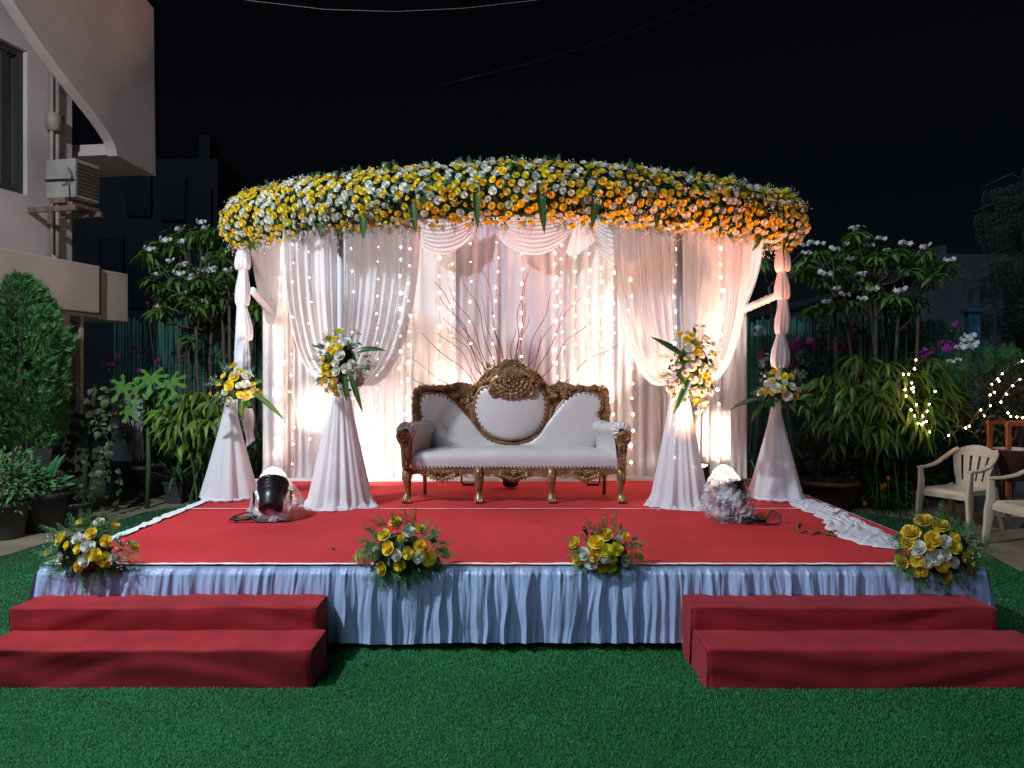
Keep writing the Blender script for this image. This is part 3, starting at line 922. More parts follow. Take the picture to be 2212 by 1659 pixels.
# ------------------------------------------------------------------ sofa
def sofa():
    Y0 = 6.74; YB = 7.22
    O = Vector((0.0, 6.95, SZ))
    t = thing('ornate_sofa', 'white leather three seat wedding sofa with carved gold frame on the red stage', 'sofa', O)
    def S(cx, cy, y):
        p = at(795.4 + .2852 * cx, 740.5 + .2852 * cy, y)
        return Vector((p.x - O.x, p.y - O.y, p.z - O.z))
    def mir(pts): return [(2166 - x, y) for x, y in pts]
    yb = YB - O.y; yf = Y0 - O.y
    # gold back slab
    left = [(345, 790), (335, 600), (332, 480), (345, 410), (338, 372), (350, 340), (395, 330), (440, 322), (480, 328), (540, 322), (600, 322), (640, 308), (700, 300), (740, 305), (800, 322),
            (838, 272), (870, 235), (905, 212), (950, 188), (985, 170), (1010, 146), (1045, 130), (1083, 123)]
    pts = left + list(reversed(mir(left)))[1:]
    poly = [(S(x, y, YB).x, S(x, y, YB).z) for x, y in pts]
    MB().prism(poly, yb, yb + .07).obj('back_frame', M_gold, t, smooth=False, bevel=.008)
    # padded panels
    def puff(crop, cen, H, name, y=YB - .012, pw=2.6, m=None):
        P2 = [Vector((S(x, y_, y).x, S(x, y_, y).z)) for x, y_ in crop]
        # resample
        dense = []
        for i, a in enumerate(P2):
            b = P2[(i + 1) % len(P2)]
            k = max(1, int((b - a).length / .02))
            dense += [a.lerp(b, q / k) for q in range(k)]
        for _ in range(2):
            dense = [(dense[i - 1] + dense[i] * 2 + dense[(i + 1) % len(dense)]) / 4 for i in range(len(dense))]
        c = Vector((S(*cen, y).x, S(*cen, y).z)); n = len(dense)
        ks = [1, .985, .96, .92, .86, .78, .68, .56, .42, .26, .10]
        vs = []; fs = []
        lens_ = [(q - c).length for q in dense]
        w_ = 9
        for k in ks:
            for qi, q in enumerate(dense):
                sm = sum(lens_[(qi + e * 2) % n] for e in range(-w_, w_ + 1)) / (2 * w_ + 1)
                mixk = min(1, (1 - k) * 4.0)
                rr_ = lens_[qi] * (1 - mixk) + min(sm, lens_[qi] * 1.6 + .02) * mixk
                d = c + (q - c).normalized() * rr_ * k
                vs.append((d.x, y - O.y - H * (1 - k ** pw) ** .6, d.y))
        for i in range(len(ks) - 1):
            for j in range(n):
                fs.append((i * n + j, i * n + (j + 1) % n, (i + 1) * n + (j + 1) % n, (i + 1) * n + j))
        fs.append(tuple((len(ks) - 1) * n + j for j in range(n)))
        MB().add(vs, fs).obj(name, m or M_leather, t, fix=True)
        return dense, c
    lp_ = [(396, 600), (408, 548), (392, 510), (388, 450), (400, 405), (440, 382), (520, 378), (600, 402), (660, 450), (720, 520), (790, 610), (850, 680), (920, 735), (1000, 765), (1083, 778), (1083, 830), (470, 830), (405, 660)]
    rp_ = [(1770, 600), (1745, 545), (1748, 510), (1772, 485), (1768, 425), (1725, 385), (1650, 364), (1570, 374), (1490, 425), (1420, 510), (1365, 600), (1300, 685), (1230, 737), (1160, 765), (1083, 778), (1083, 830), (1700, 830), (1765, 670)]
    md = [(800, 500), (808, 430), (828, 370), (868, 336), (910, 326), (960, 330), (1020, 336), (1083, 338), (1146, 336), (1206, 330), (1256, 326),
          (1300, 340), (1332, 380), (1350, 440), (1353, 520), (1340, 585), (1305, 645), (1250, 690), (1180, 720), (1083, 735), (985, 722), (910, 690), (852, 640), (815, 575)]
    studs = MB()
    def stud_row(dense, c, skip=None, inset=.020, step=.036, yy=YB - .03):
        acc = 0
        for i in range(len(dense)):
            a = dense[i]; b = dense[(i + 1) % len(dense)]
            acc += (b - a).length
            if acc >= step:
                acc = 0
                if skip and skip(a): continue
                d = a + (c - a).normalized() * inset
                studs.ball((d.x, yy - O.y, d.y), .0075, 6, 4)
    zs = S(0, 790, YB).z
    dl, cl = puff(lp_, (600, 720), .055, 'back_panel')
    stud_row(dl, cl, lambda a: a.y < zs + .0)
    dr, cr = puff(rp_, (1570, 715), .055, 'back_panel')
    stud_row(dr, cr, lambda a: a.y < zs + .0)
    dm, cm = puff(md, (1083, 560), .075, 'medallion_panel', YB - .035)
    stud_row(dm, cm, None, .018, .031, YB - .06)
    ml = MB()
    def mould(dense, y, r, closed=True, cut=None):
        p = [Vector((d.x, y - O.y, d.y)) for d in dense]
        if closed: p.append(p[0])
        ml.tube(p[::1], r, 6, cap=False)
    mould(dm, YB - .035, .017)
    # rope moulding round the side panels, along the shoulders only
    for pl, sgn in ((lp_, 1), (rp_, -1)):
        q = [S(x, y, YB - .012) for x, y in pl[:15]]
        d2 = []
        for a, b in zip(q[:-1], q[1:]): d2 += [a.lerp(b, k / 4) for k in range(4)]
        ml.tube(d2, .014, 6)
    # outer ring of the medallion
    ring = []
    for a in np.linspace(-.35 * PI, 1.35 * PI, 60):
        ring.append(S(1083 - 296 * math.cos(a), 528 + 232 * math.sin(a), YB - .02))
    ml.tube(ring, .020, 8)
    ml.obj('moulding', M_gold, t)
    studs.obj('studs', M_stud, t)['kind'] = 'stuff'
    # carving
    cv = MB()
    def ros(c, r, m=cv):
        r *= 1.25; c = (c[0], c[1] - .012, c[2])
        m.ball(c, r * .36, 6, 4)
        for k in range(6):
            a = k * PI / 3
            m.ball((c[0] + r * .62 * math.cos(a), c[1] + r * .12, c[2] + r * .62 * math.sin(a)), r * .40, 6, 4, (1, .7, 1))
    def scr(c, r, d=1, a0=0, turns=1.6, m=cv, w=.2):
        pts = []; rr = []
        for i in range(26):
            q = i / 25; a = a0 + d * q * turns * 2 * PI; rad = r * (1 - .82 * q)
            pts.append((c[0] + rad * math.cos(a), c[1] - .012 * q, c[2] + rad * math.sin(a))); rr.append(r * w * (1 - .4 * q))
        m.tube(pts, rr, 6)
        m.ball((c[0], c[1] - .012, c[2]), r * .24, 6, 4)
    def acan(c, L, ang, m=cv, w=.42):
        L *= 1.2; c = (c[0], c[1] - .010, c[2])
        for k in range(-2, 3):
            a2 = ang + k * .38
            l2 = L * (1 - .16 * abs(k))
            m.tube([(c[0], c[1], c[2]), (c[0] + l2 * .55 * math.cos(a2), c[1] - .018, c[2] + l2 * .55 * math.sin(a2)), (c[0] + l2 * math.cos(a2 + .12 * k), c[1] - .006, c[2] + l2 * math.sin(a2 + .12 * k))],
                   [L * .10, L * w * .30, L * .05], 5)
    r_ = random.Random(4)
    def C(x, y, dy=0): return S(x, y, YB - .012 - dy)
    for sg in (1, -1):
        def X(x): return x if sg == 1 else 2166 - x
        for x, y, r in ((1040, 150, .030), (1000, 182, .030), (960, 215, .026), (1060, 195, .032), (1015, 225, .026), (935, 268, .030), (900, 232, .022), (1083, 150, .026), (1045, 250, .026),
                        (660, 330, .030), (730, 345, .034), (700, 320, .024), (765, 395, .030), (790, 350, .026), (745, 440, .028), (720, 390, .026), (760, 480, .026), (610, 340, .022), (560, 345, .020), (690, 375, .022)):
            if sg == 1 or y < 385: ros(C(X(x), y, .012), r)
        scr(C(X(968), 266, .02), .050, -sg, PI / 2); scr(C(X(962), 372, .03), .046, sg, PI / 2, 1.8, w=.26)
        scr(C(X(1030), 290, .015), .034, sg, 0); scr(C(X(775), 352, .012), .030, -sg, PI)
        scr(C(X(372), 560, .012), .036, sg, PI / 2); scr(C(X(378), 365, .012), .034, -sg, 0)
        for k in range(6):                                              # fluted shell wings of the crest
            a = C(X(945 - k * 20), 205 + k * 18, .01); b = C(X(925 - k * 14), 300 + k * 3, .02); c = C(X(980 - k * 20), 255 + k * 12, .035)
            cv.tube([a, c, b], [.010, .013, .008], 6)
        for k in range(7):
            acan(C(X(352 + 4 * (k % 2)), 400 + k * 27, .006), .040, PI / 2 + sg * (.9 if k % 2 else -.4))
        for k in range(12):
            acan(C(X(385 + k * 22), 345 + 5 * math.sin(k * 1.3), .006), .042, r_.uniform(0, PI))
        for k in range(16):
            acan(C(X(r_.uniform(650, 800)), r_.uniform(315, 470 if sg == 1 else 400), .004), .050, r_.uniform(0, 2 * PI))
        for k in range(16):
            acan(C(X(r_.uniform(890, 1075)), r_.uniform(180, 330), .004), .052, r_.uniform(0, 2 * PI))
        for k in range(5):
            acan(C(X(1083 - 22 * k), 330 + 6 * k, .018), .050, -PI / 2 - sg * .14 * k)
        for k in range(9):                                              # leaves hugging the medallion ring
            a = .03 + k * .10
            acan(S(X(1083 - 320 * math.cos(a)), 470 + 200 * math.sin(a) * 1.1, YB - .012), .030, -PI / 2 + sg * .9)
    # the crest's lower edge hangs over the top of the medallion
    lo = [(915, 300), (920, 338), (926, 372), (944, 402), (970, 410), (1004, 398), (1040, 404), (1083, 410)]
    lp2 = lo + [(2166 - x, y) for x, y in reversed(lo[:-1])] + [(1225, 262), (1160, 225), (1083, 210), (1006, 225), (941, 262)]
    puff(lp2, (1083, 335), .030, 'crest_apron', YB - .070, 2.0, M_gold)
    for sg in (1, -1):
        X = (lambda x: x) if sg == 1 else (lambda x: 2166 - x)
        scr(S(X(956), 368, YB - .105), .052, sg, PI / 2, 1.8, w=.26)
    for Ra, L_ in ((112, .040), (84, .050), (56, .050), (28, .044)):          # a shell of leaves fanning out over the crest apron
        m_n = max(4, int(Ra / 9))
        for k in range(m_n + 1):
            th_ = PI * (k + .5 * (Ra % 8 > 3)) / m_n
            acan(S(1083 + Ra * 1.22 * math.cos(th_), 292 + Ra * .92 * math.sin(th_), YB - .108 - .004 * (Ra < 60) + .004 * (Ra > 100)), L_, -th_ if th_ < PI else 0)
    for cx_, cy_, r_2 in ((1083, 292, .036), (1030, 262, .028), (1136, 262, .028), (1083, 245, .028), (985, 285, .022), (1181, 285, .022), (1000, 232, .024), (1166, 232, .024), (1083, 205, .026), (1045, 222, .020), (1121, 222, .020)):
        ros(S(cx_, cy_, YB - .108), r_2)
    cv.obj('crest_carving', M_gold, t)['kind'] = 'stuff'
    # seat cushion
    sp = []
    zt, zb = S(0, 842, Y0).z, S(0, 948, Y0).z
    xl, xr = S(322, 0, Y0).x, S(1888, 0, Y0).x
    f = N1(66)
    rows = []
    prof = [(0, zb), (-.004, zb + .03), (-.006, (zb + zt) / 2), (-.003, zt - .03), (.010, zt - .008), (.035, zt + .006), (.12, zt + .022), (.25, zt + .030), (.40, zt + .026), (.50, zt + .02)]
    for i in range(90):
        s = i / 89; row = []
        for dy, z in prof:
            inn = max(0, dy - .03) * .30 * (1 - 2 * s)                       # narrows towards the back
            e = (1 - abs(2 * s - 1) ** 10)
            cr = .016 * (1 - (2 * s - 1) ** 2) if z > zt - .02 else 0
            row.append((xl + (xr - xl) * s + inn, yf + dy + .004 * float(f(s * 14 + z * 10)), z + cr - (1 - e) * .012 + .003 * float(f(s * 9 + dy * 12 + 40))))
        rows.append(row)
    mb = MB().grid(rows)
    mb.obj('seat', M_leather, t)
    st_ = MB()
    for i in range(54):
        s = (i + .5) / 54
        st_.ball((xl + .02 + (xr - xl - .04) * s, yf - .008, zb + .010), .0072, 6, 4)
    st_.obj('seat_studs', M_stud, t)['kind'] = 'stuff'
    MB().box(((xl + xr) / 2, yf + .25, zb - .02), (xr - xl - .02, .46, .05)).obj('seat_base', M_gold, t, smooth=False)
    # arms
    for sg in (1, -1):
        X = (lambda x: x) if sg == 1 else (lambda x: 2206 - x)
        out = [(255, 940), (252, 850), (248, 760), (228, 735), (214, 700), (212, 660), (226, 628), (258, 611), (300, 607), (345, 618), (366, 640), (372, 668), (360, 692), (344, 720), (334, 780), (328, 860), (324, 940)]
        a2 = [S(X(x), y, Y0) for x, y in out]
        cx = sum(p.x for p in a2) / len(a2)
        rows = []
        nn = 14
        fw = N1(90 + sg)
        for i in range(nn):
            q = i / (nn - 1); row = []
            for k, p in enumerate(a2):
                pin = (1 - .05 * math.exp(-q * 22))                     # drawn in at the front roll
                sh = sg * .135 * q
                row.append((cx + (p.x - cx) * pin + sh, yf - .006 + q * .50, p.z + .006 * math.sin(q * 7) * (1 if 5 < k < 13 else 0)))
            rows.append(row)
        arm = MB().grid(rows)
        arm.obj('arm', M_leather, t)
        # gathered front of the roll
        c0 = S(X(290), 668, Y0); g = MB(); n = 48; R0 = abs(S(366, 0, Y0).x - S(212, 0, Y0).x) / 2
        P = []
        for q in np.linspace(0, 1, 9):
            row = []
            for k in range(n + 1):
                a = 2 * PI * k / n
                r = R0 * (1 - q * .72)
                row.append((c0.x + r * math.cos(a), yf - .008 - .026 * math.sin(PI / 2 * q) - .007 * math.sin(a * 11) * math.sin(PI * min(1, q * 1.1)), c0.z + r * .93 * math.sin(a)))
            P.append(row)
        g.grid(P).obj('arm_roll', M_leather, t)
        # carved gold arm post: a flat S shape with a scroll, its edge and leaves proud of it
        post = [(262, 948), (256, 880), (250, 800), (246, 770), (226, 745), (215, 700), (232, 668), (262, 660), (300, 668), (326, 700), (332, 740), (318, 790), (312, 850), (322, 948)]
        pl = [(S(X(x), y, Y0).x, S(X(x), y, Y0).z) for x, y in post]
        MB().prism(pl, yf - .055, yf - .005).obj('arm_post', M_gold, t, smooth=False, bevel=.006)
        am = MB()
        scr(S(X(266), 708, Y0 - .06), .050, sg, PI / 2, 1.7, am, .24)
        for k in range(6):
            acan(S(X(282 + 4 * math.sin(k)), 790 + k * 27, Y0 - .058), .042, PI / 2 + .5 * (-1) ** k, am)
        for k in range(3):
            am.tube([S(X(268 + k * 16), 765, Y0 - .06), S(X(272 + k * 14), 850, Y0 - .062)], .006, 5)
        am.obj('arm_carving', M_gold, t)['kind'] = 'stuff'
    # apron
    ap = [(325, 950)]
    for x in np.linspace(325, 1885, 120):
        d = 1000
        for c_, w_, h_ in ((560, 90, 45), (1105, 90, 58), (1650, 90, 58)):
            d += h_ * math.exp(-((x - c_) / (w_ * .62)) ** 2) + 9 * math.exp(-((abs(x - c_) - 120) / 30) ** 2)
        d -= 6 * math.cos(x / 30)
        ap.append((x, d))
    ap.append((1885, 950))
    pl = [(S(x, y, Y0).x, S(x, y, Y0).z) for x, y in ap]
    MB().prism(pl, yf + .0, yf + .045).obj('apron', M_gold, t, smooth=False)
    av = MB()
    for c_ in (560, 1105, 1650):
        for k in range(-3, 4):
            acan(S(c_ + k * 26, 990 + 14 * (3 - abs(k)) * .6, Y0 - .008), .050, -PI / 2 + k * .42, av)
        ros(S(c_, 985, Y0 - .014), .024, av); ros(S(c_ - 45, 978, Y0 - .012), .018, av); ros(S(c_ + 45, 978, Y0 - .012), .018, av)
        for sg in (1, -1):
            scr(S(c_ + sg * 95, 985, Y0 - .008), .026, sg, PI / 2, 1.3, av)
    av.obj('apron_carving', M_gold, t)['kind'] = 'stuff'
    # legs
    def leg(cx, yy, kind):
        mb = MB()
        y = yy - O.y
        x0 = S(cx, 0, Y0).x
        fl = 0 if abs(cx - 1105) < 400 else (1 if cx < 1105 else -1)
        if kind == 'front':
            H = S(0, 948, Y0).z
            prof = [(1.0, .034, 0, -.004), (.86, .040, 0, -.012), (.70, .040, .0, -.020), (.55, .032, .002, -.016), (.40, .026, .004, -.004), (.26, .026, .004, .006), (.14, .034, .0, -.010), (.06, .038, -.004, -.022), (0, .030, -.004, -.024)]
            mb.tube([(x0 + fl * q[2] * 2, y + q[3] + .02, H * q[0]) for q in prof], [q[1] * 1.12 for q in prof], 10, squash=.9)
            for k in range(3):
                mb.tube([(x0 + (k - 1) * .016, y - .030, H * .84), (x0 + (k - 1) * .014, y - .026, H * .60), (x0 + (k - 1) * .006, y - .012, H * .44)], [.006, .009, .003], 5)
            for k in range(4):
                mb.tube([(x0 + (k - 1.5) * .017, y - .016, H * .17), (x0 + (k - 1.5) * .018, y - .040, H * .07), (x0 + (k - 1.5) * .016, y - .036, .004)], [.006, .011, .007], 5)
        else:
            mb.tube([(x0, y, .30), (x0, y + .01, .15), (x0, y + .05, 0)], [.026, .024, .020], 4)
        mb.obj('leg', M_gold, t)
    for cx in (292, 840, 1390, 1918): leg(cx, Y0, 'front')
    for cx in (430, 1790): 
        leg(cx - (cx - 1105) * -.07, 7.20, 'back')
sofa()

# ------------------------------------------------------------------ flower canopy
def garland():
    t = thing('flower_canopy', 'long bowed canopy garland of yellow and white roses across the front of the stage', 'flower garland', (0, 6.3, 2.95))
    O = Vector((0, 6.3, 2.95))
    XE = 2.57
    def path(q):                                              # q in [-1,1]
        a = q * 1.25
        x = XE * math.sin(a) / math.sin(1.25) if True else 0
        y = 6.10 + 1.00 * (x / XE) ** 2
        return Vector((x + .02, y, 3.004 + .034 * (1 - (x / XE) ** 2)))
    qs = np.linspace(-1, 1, 200)
    pts = [path(q) for q in qs]
    cum = [0]
    for a, b in zip(pts[:-1], pts[1:]): cum.append(cum[-1] + (b - a).length)
    Ltot = cum[-1]
    def along(s):
        s = max(0, min(Ltot - 1e-6, s))
        i = np.searchsorted(cum, s) - 1; i = max(0, i)
        f = (s - cum[i]) / (cum[i + 1] - cum[i])
        p = pts[i].lerp(pts[i + 1], f); d = (pts[i + 1] - pts[i]).normalized()
        n = Vector((d.y, -d.x, 0))
        return p, d, n
    RX, RZ = .160, .213
    fz = N1(400)
    def surf(s, phi):
        """a point and outward normal on the garland; the ends are rounded off"""
        e = .17
        over = 0
        if s < e: over = -(e - s) / e
        elif s > Ltot - e: over = (s - (Ltot - e)) / e
        p, d, n = along(s)
        k = math.sqrt(max(.02, 1 - over * over)) if over else 1
        sc_ = .62 + .38 * k if over else 1.0
        c = n * (RX * math.cos(phi) * sc_) + Vector((0, 0, RZ * math.sin(phi) * sc_ * (1 + .06 * float(fz(s * 3)))))
        nn = (n * math.cos(phi) + Vector((0, 0, math.sin(phi) * .8))) * k + d * over
        return p + c, nn.normalized()
    rr = random.Random(12)
    spots = []
    cell = {}
    tries = 0
    DM = .0505
    while tries < 34000:
        tries += 1
        s = rr.uniform(-.0, Ltot); phi = rr.uniform(-1.35, 1.55)
        if rr.random() > (1.0 if phi < 1.0 else .75): continue
        p, n = surf(s, phi)
        key = (int(p.x / DM), int(p.y / DM), int(p.z / DM)); ok = True
        for a in (-1, 0, 1):
            for b in (-1, 0, 1):
                for c in (-1, 0, 1):
                    for q in cell.get((key[0] + a, key[1] + b, key[2] + c), ()):
                        if (q - p).length < DM: ok = False; break
                    if not ok: break
                if not ok: break
            if not ok: break
        if ok:
            cell.setdefault(key, []).append(p); spots.append((s, phi, p, n))
    # end caps
    for sE, sg in ((0, -1), (Ltot, 1)):
        p0, d, n0 = along(sE)
        for k in range(60):
            a = rr.uniform(0, 2 * PI); r = math.sqrt(rr.random())
            p = p0 + d * sg * (.10 * (1 - r * r)) + n0 * (r * RX * .7 * math.cos(a)) + Vector((0, 0, r * RZ * .8 * math.sin(a)))
            if all((p - q[2]).length > .05 for q in spots[-60:]):
                spots.append((sE, 0, p, (d * sg + n0 * .5 * math.cos(a) + Vector((0, 0, .5 * math.sin(a)))).normalized()))
    rr.shuffle(spots)
    def score(q):
        p, n = q[2], q[3]
        v = (Vector((0, 0, CAM_H)) - p)
        return n.dot(v.normalized()) / v.length + (.06 if n.z < .6 else 0)
    spots.sort(key=score, reverse=True)
    mats_y, mats_w = [], []
    for i, (s, phi, p, n) in enumerate(spots):
        out = n * rr.uniform(.004, .045)
        d = (n + Vector((rr.uniform(-.4, .4), rr.uniform(-.4, .4), rr.uniform(-.35, .25)))).normalized()
        if phi < -.8: d = (d + Vector((0, 0, -.35))).normalized()
        rad = rr.uniform(.0255, .0345) * (1.05 if phi > .9 else 1)
        M = frame(p + out - O, d, s=(rad, rad, rad * rr.uniform(.9, 1.25)))
        yel = rr.random() < .62
        if i < 300:
            bud = rr.random() < .18
            me = rr.choice((BUD_Y if yel else BUD_W) if bud else (ROSE_Y if yel else ROSE_W))
            inst('rose', me, M, t)
        else:
            (mats_y if yel else mats_w).append(M)
    for nm, ms, m in (('yellow_roses', mats_y, M_roseyj), ('white_roses', mats_w, M_rosewj)):
        mb = MB()
        for k in range(5): 
            if ms[k::5]: mb.scatter(ROSES[k], ms[k::5])
        mb.obj(nm, m, t)['kind'] = 'stuff'
    # foam core wrapped in leaves
    core = MB(); rows = []
    for s in np.linspace(0, Ltot, 80):
        p, d, n = along(s); row = []
        e = min(1, min(s, Ltot - s) / .15); sc_ = .6 + .4 * math.sqrt(e)
        for k in range(17):
            a = 2 * PI * k / 16
            row.append(p - O + n * (RX * .80 * sc_ * math.cos(a)) + Vector((0, 0, RZ * .84 * sc_ * math.sin(a))))
        rows.append(row)
    core.grid(rows).obj('foliage_core', M_dark, t)
    lm = []
    for k in range(2200):
        s = rr.uniform(0, Ltot); phi = rr.uniform(-1.6, 1.9)
        p, n = surf(s, phi)
        d = (n + Vector((rr.uniform(-1, 1), rr.uniform(-1, 1), rr.uniform(-1, 1)))).normalized()
        q = rr.uniform(.035, .06)
        lm.append(yframe(p - O - n * .035, d, up=(rr.uniform(-1, 1), rr.uniform(-1, 1), 1), s=(q, q, q)))
    MB().scatter(LEAF_R, lm).obj('foliage', M_leaf, t)['kind'] = 'stuff'
    # fern sprays on top and below, baby's breath
    fm = ([], [])
    for k in range(150):
        s = rr.uniform(.05, Ltot - .05); low = rr.random() < .45
        phi = rr.uniform(-1.6, -1.1) if low else rr.uniform(.95, 1.7)
        p, n = surf(s, phi)
        d = (n * .5 + Vector((rr.uniform(-.5, .5), rr.uniform(-.3, .3), -.9 if low else .8))).normalized()
        q = rr.uniform(.065, .115)
        fm[k % 2].append(yframe(p - O, d, up=n, s=(q, q, q)))
    mb = MB(); mb.scatter(FERNS[0], fm[0]); mb.scatter(FERNS[1], fm[1]); mb.obj('fern_sprays', M_fern, t)['kind'] = 'stuff'
    b1 = MB(); b2 = MB()
    for k in range(330):
        s = rr.uniform(.05, Ltot - .05); u_ = rr.random()
        phi = rr.uniform(-1.7, -1.15) if u_ < .34 else (rr.uniform(-1, 1) if u_ < .82 else rr.uniform(1.0, 1.6))
        p, n = surf(s, phi)
        d = (n + Vector((rr.uniform(-.4, .4), 0, -.8 if phi < -1.1 else .2))).normalized()
        q = rr.uniform(.05, .09); M = yframe(p - O, d, s=(q, q, q))
        if phi < -1.1: M = M @ Matrix.Diagonal((1, 1.5, 1, 1))
        a, b = rr.choice(BREATH)
        b1.scatter(a, [M]); b2.scatter(b, [M])
    b1.obj('baby_breath', M_breath, t)['kind'] = 'stuff'; b2.obj('baby_breath_stems', M_stem, t)['kind'] = 'stuff'
    # hanging striped strap leaves, (column, top row, tip row)
    for u, v0, v1, kd in ((600, 470, 528, 1), (692, 460, 516, 0), (786, 452, 514, 0), (893, 440, 500, 0), (1030, 400, 488, 0), (1165, 395, 500, 0), (1290, 400, 492, 0), (1418, 430, 492, 0), (1552, 440, 510, 0), (1690, 470, 548, 0),
                          (1640, 500, 545, 1), (540, 505, 545, 1)):
        x = (u - CU) / FPX * 6.0
        s = min(range(200), key=lambda i: abs(CU + pts[i].x / pts[i].y * FPX - u))
        p, d, n = along(cum[s])
        top = at(u, v0, (p + n * (RX + .035)).y)
        L = (v1 - v0) / FPX * top.y * 1.05
        M = yframe(top - O, Vector((rr.uniform(-.12, .12), -.05, -1)), up=n)
        inst('strap_leaf', strap(L, kd, .062 + .014 * rr.random()), M, t)
    for u, v0 in ((840, 350), (1103, 352), (1356, 352), (735, 370), (1505, 395), (1586, 400)):
        s = min(range(200), key=lambda i: abs(CU + pts[i].x / pts[i].y * FPX - u))
        p, d, n = along(cum[s])
        top = at(u, v0 + 14, (p + n * (RX * .7)).y)
        M = yframe(top - O, Vector((0, -.25, 1)), up=n * -1 + Vector((0, 0, .2)))
        inst('folded_leaf', strap(.17, 3, .075), M, t)
    MB().tube([p - O + Vector((0, .05, -.02)) for p in pts[::6]], .018, 6).obj('hoop_pipe', M_pole, t)
garland()

# ------------------------------------------------------------------ bouquets and arrangements
def bouquet(name, label, roses, org, k, y, cen, rad, depth, seed, straps=(), ferns=26, breath=10, group=None, cat='flower arrangement', leaf=150, fern_dirs='dome', rest=None):
    """roses: (crop x, crop y, colour, crop diameter); org/k turn crop points into view columns and rows"""
    rr = random.Random(seed)
    cu, cv_ = cen
    O = at(cu, cv_, y)
    t = thing(name, label, cat, O, group=group)
    def dome(u, v):
        du, dv = (u - cu) / rad[0], (v - cv_) / rad[1]
        d2 = min(.97, du * du + dv * dv)
        h = math.sqrt(1 - d2)
        return y - depth * h, Vector((du * .9, -h * 1.0 - .15, -dv * .8))
    for cx, cy, col, dm in roses:
        u, v = org[0] + k * cx, org[1] + k * cy
        yy, n = dome(u, v)
        p = at(u, v, yy)
        r = dm * k / 2 * yy / FPX * 1.24
        n = (n + Vector((rr.uniform(-.45, .15), 0, rr.uniform(.15, .55)))).normalized()
        small = dm * k < 8 or rr.random() < .1
        me = rr.choice((BUD_Y if col == 'y' else BUD_W) if small else (ROSE_Y if col == 'y' else ROSE_W))
        inst('rose', me, frame(p - O - n * r * .2, n, s=(r, r, r * 1.05)), t)
    W, H = rad[0] / FPX * y, rad[1] / FPX * y
    lm = []
    for i in range(int(leaf * .62)):
        a = rr.uniform(0, 2 * PI); q = math.sqrt(rr.random()) * .92
        u, v = cu + rad[0] * q * math.cos(a), cv_ + rad[1] * q * math.sin(a)
        yy, n = dome(u, v); yy += rr.uniform(.045, .09)
        d = (n + Vector((rr.uniform(-.9, .9), rr.uniform(-.3, .5), rr.uniform(-.9, .9)))).normalized()
        s = rr.uniform(.035, .062)
        lm.append(yframe(at(u, v, yy) - O, d, up=(rr.uniform(-1, 1), -.6, 1), s=(s, s, s)))
    MB().scatter(LEAF_R, lm).obj('leaves', M_leaf, t)['kind'] = 'stuff'
    mb = MB(); c = MB()
    c.ball((0, -depth * .30, 0), 1, 12, 8, (W * .62, depth * .45, H * .62)); c.obj('foam_core', M_dark, t)
    for i in range(ferns):
        a = 2 * PI * i / ferns + rr.uniform(-.2, .2)
        q = rr.uniform(.45, .85)
        u, v = cu + rad[0] * q * math.cos(a), cv_ + rad[1] * q * math.sin(a)
        yy, n = dome(u, v)
        d = Vector((math.cos(a) * 1.1, rr.uniform(-.6, .1), -math.sin(a) * 1.0 + rr.uniform(-.2, .2))).normalized()
        s = rr.uniform(.55, 1.0) * max(.10, min(.165, W * .62))
        mb.scatter(FERNS[i % 2], [yframe(at(u, v, yy + .03) - O, d, up=(0, -1, .5), s=(s * .75, s, s))])
    if ferns: mb.obj('fern_sprays', M_fern, t)['kind'] = 'stuff'
    if breath:
        b1 = MB(); b2 = MB()
        for i in range(breath):
            a = rr.uniform(0, 2 * PI); q = rr.uniform(.5, 1.0)
            u, v = cu + rad[0] * q * math.cos(a), cv_ + rad[1] * q * math.sin(a)
            yy, n = dome(u, v); s = rr.uniform(.05, .08)
            M = yframe(at(u, v, yy) - O, n, s=(s, s, s)); A, B = rr.choice(BREATH)
            b1.scatter(A, [M]); b2.scatter(B, [M])
        b1.obj('baby_breath', M_breath, t)['kind'] = 'stuff'; b2.obj('baby_breath_stems', M_stem, t)['kind'] = 'stuff'
    for u0, v0, u1, v1, kd, W_ in straps:
        yy, n = dome(u0, v0)
        p0 = at(u0, v0, yy - .02); p1 = at(u1, v1, yy - .05)
        d = p1 - p0
        inst('strap_leaf', strap(max(.08, d.length * (1.12 if kd == 1 else 1.03)), kd, W_), yframe(p0 - O, d + Vector((0, 0, .35 * d.length if kd == 1 else 0)), up=(0, -.8, .6)), t)
    return t

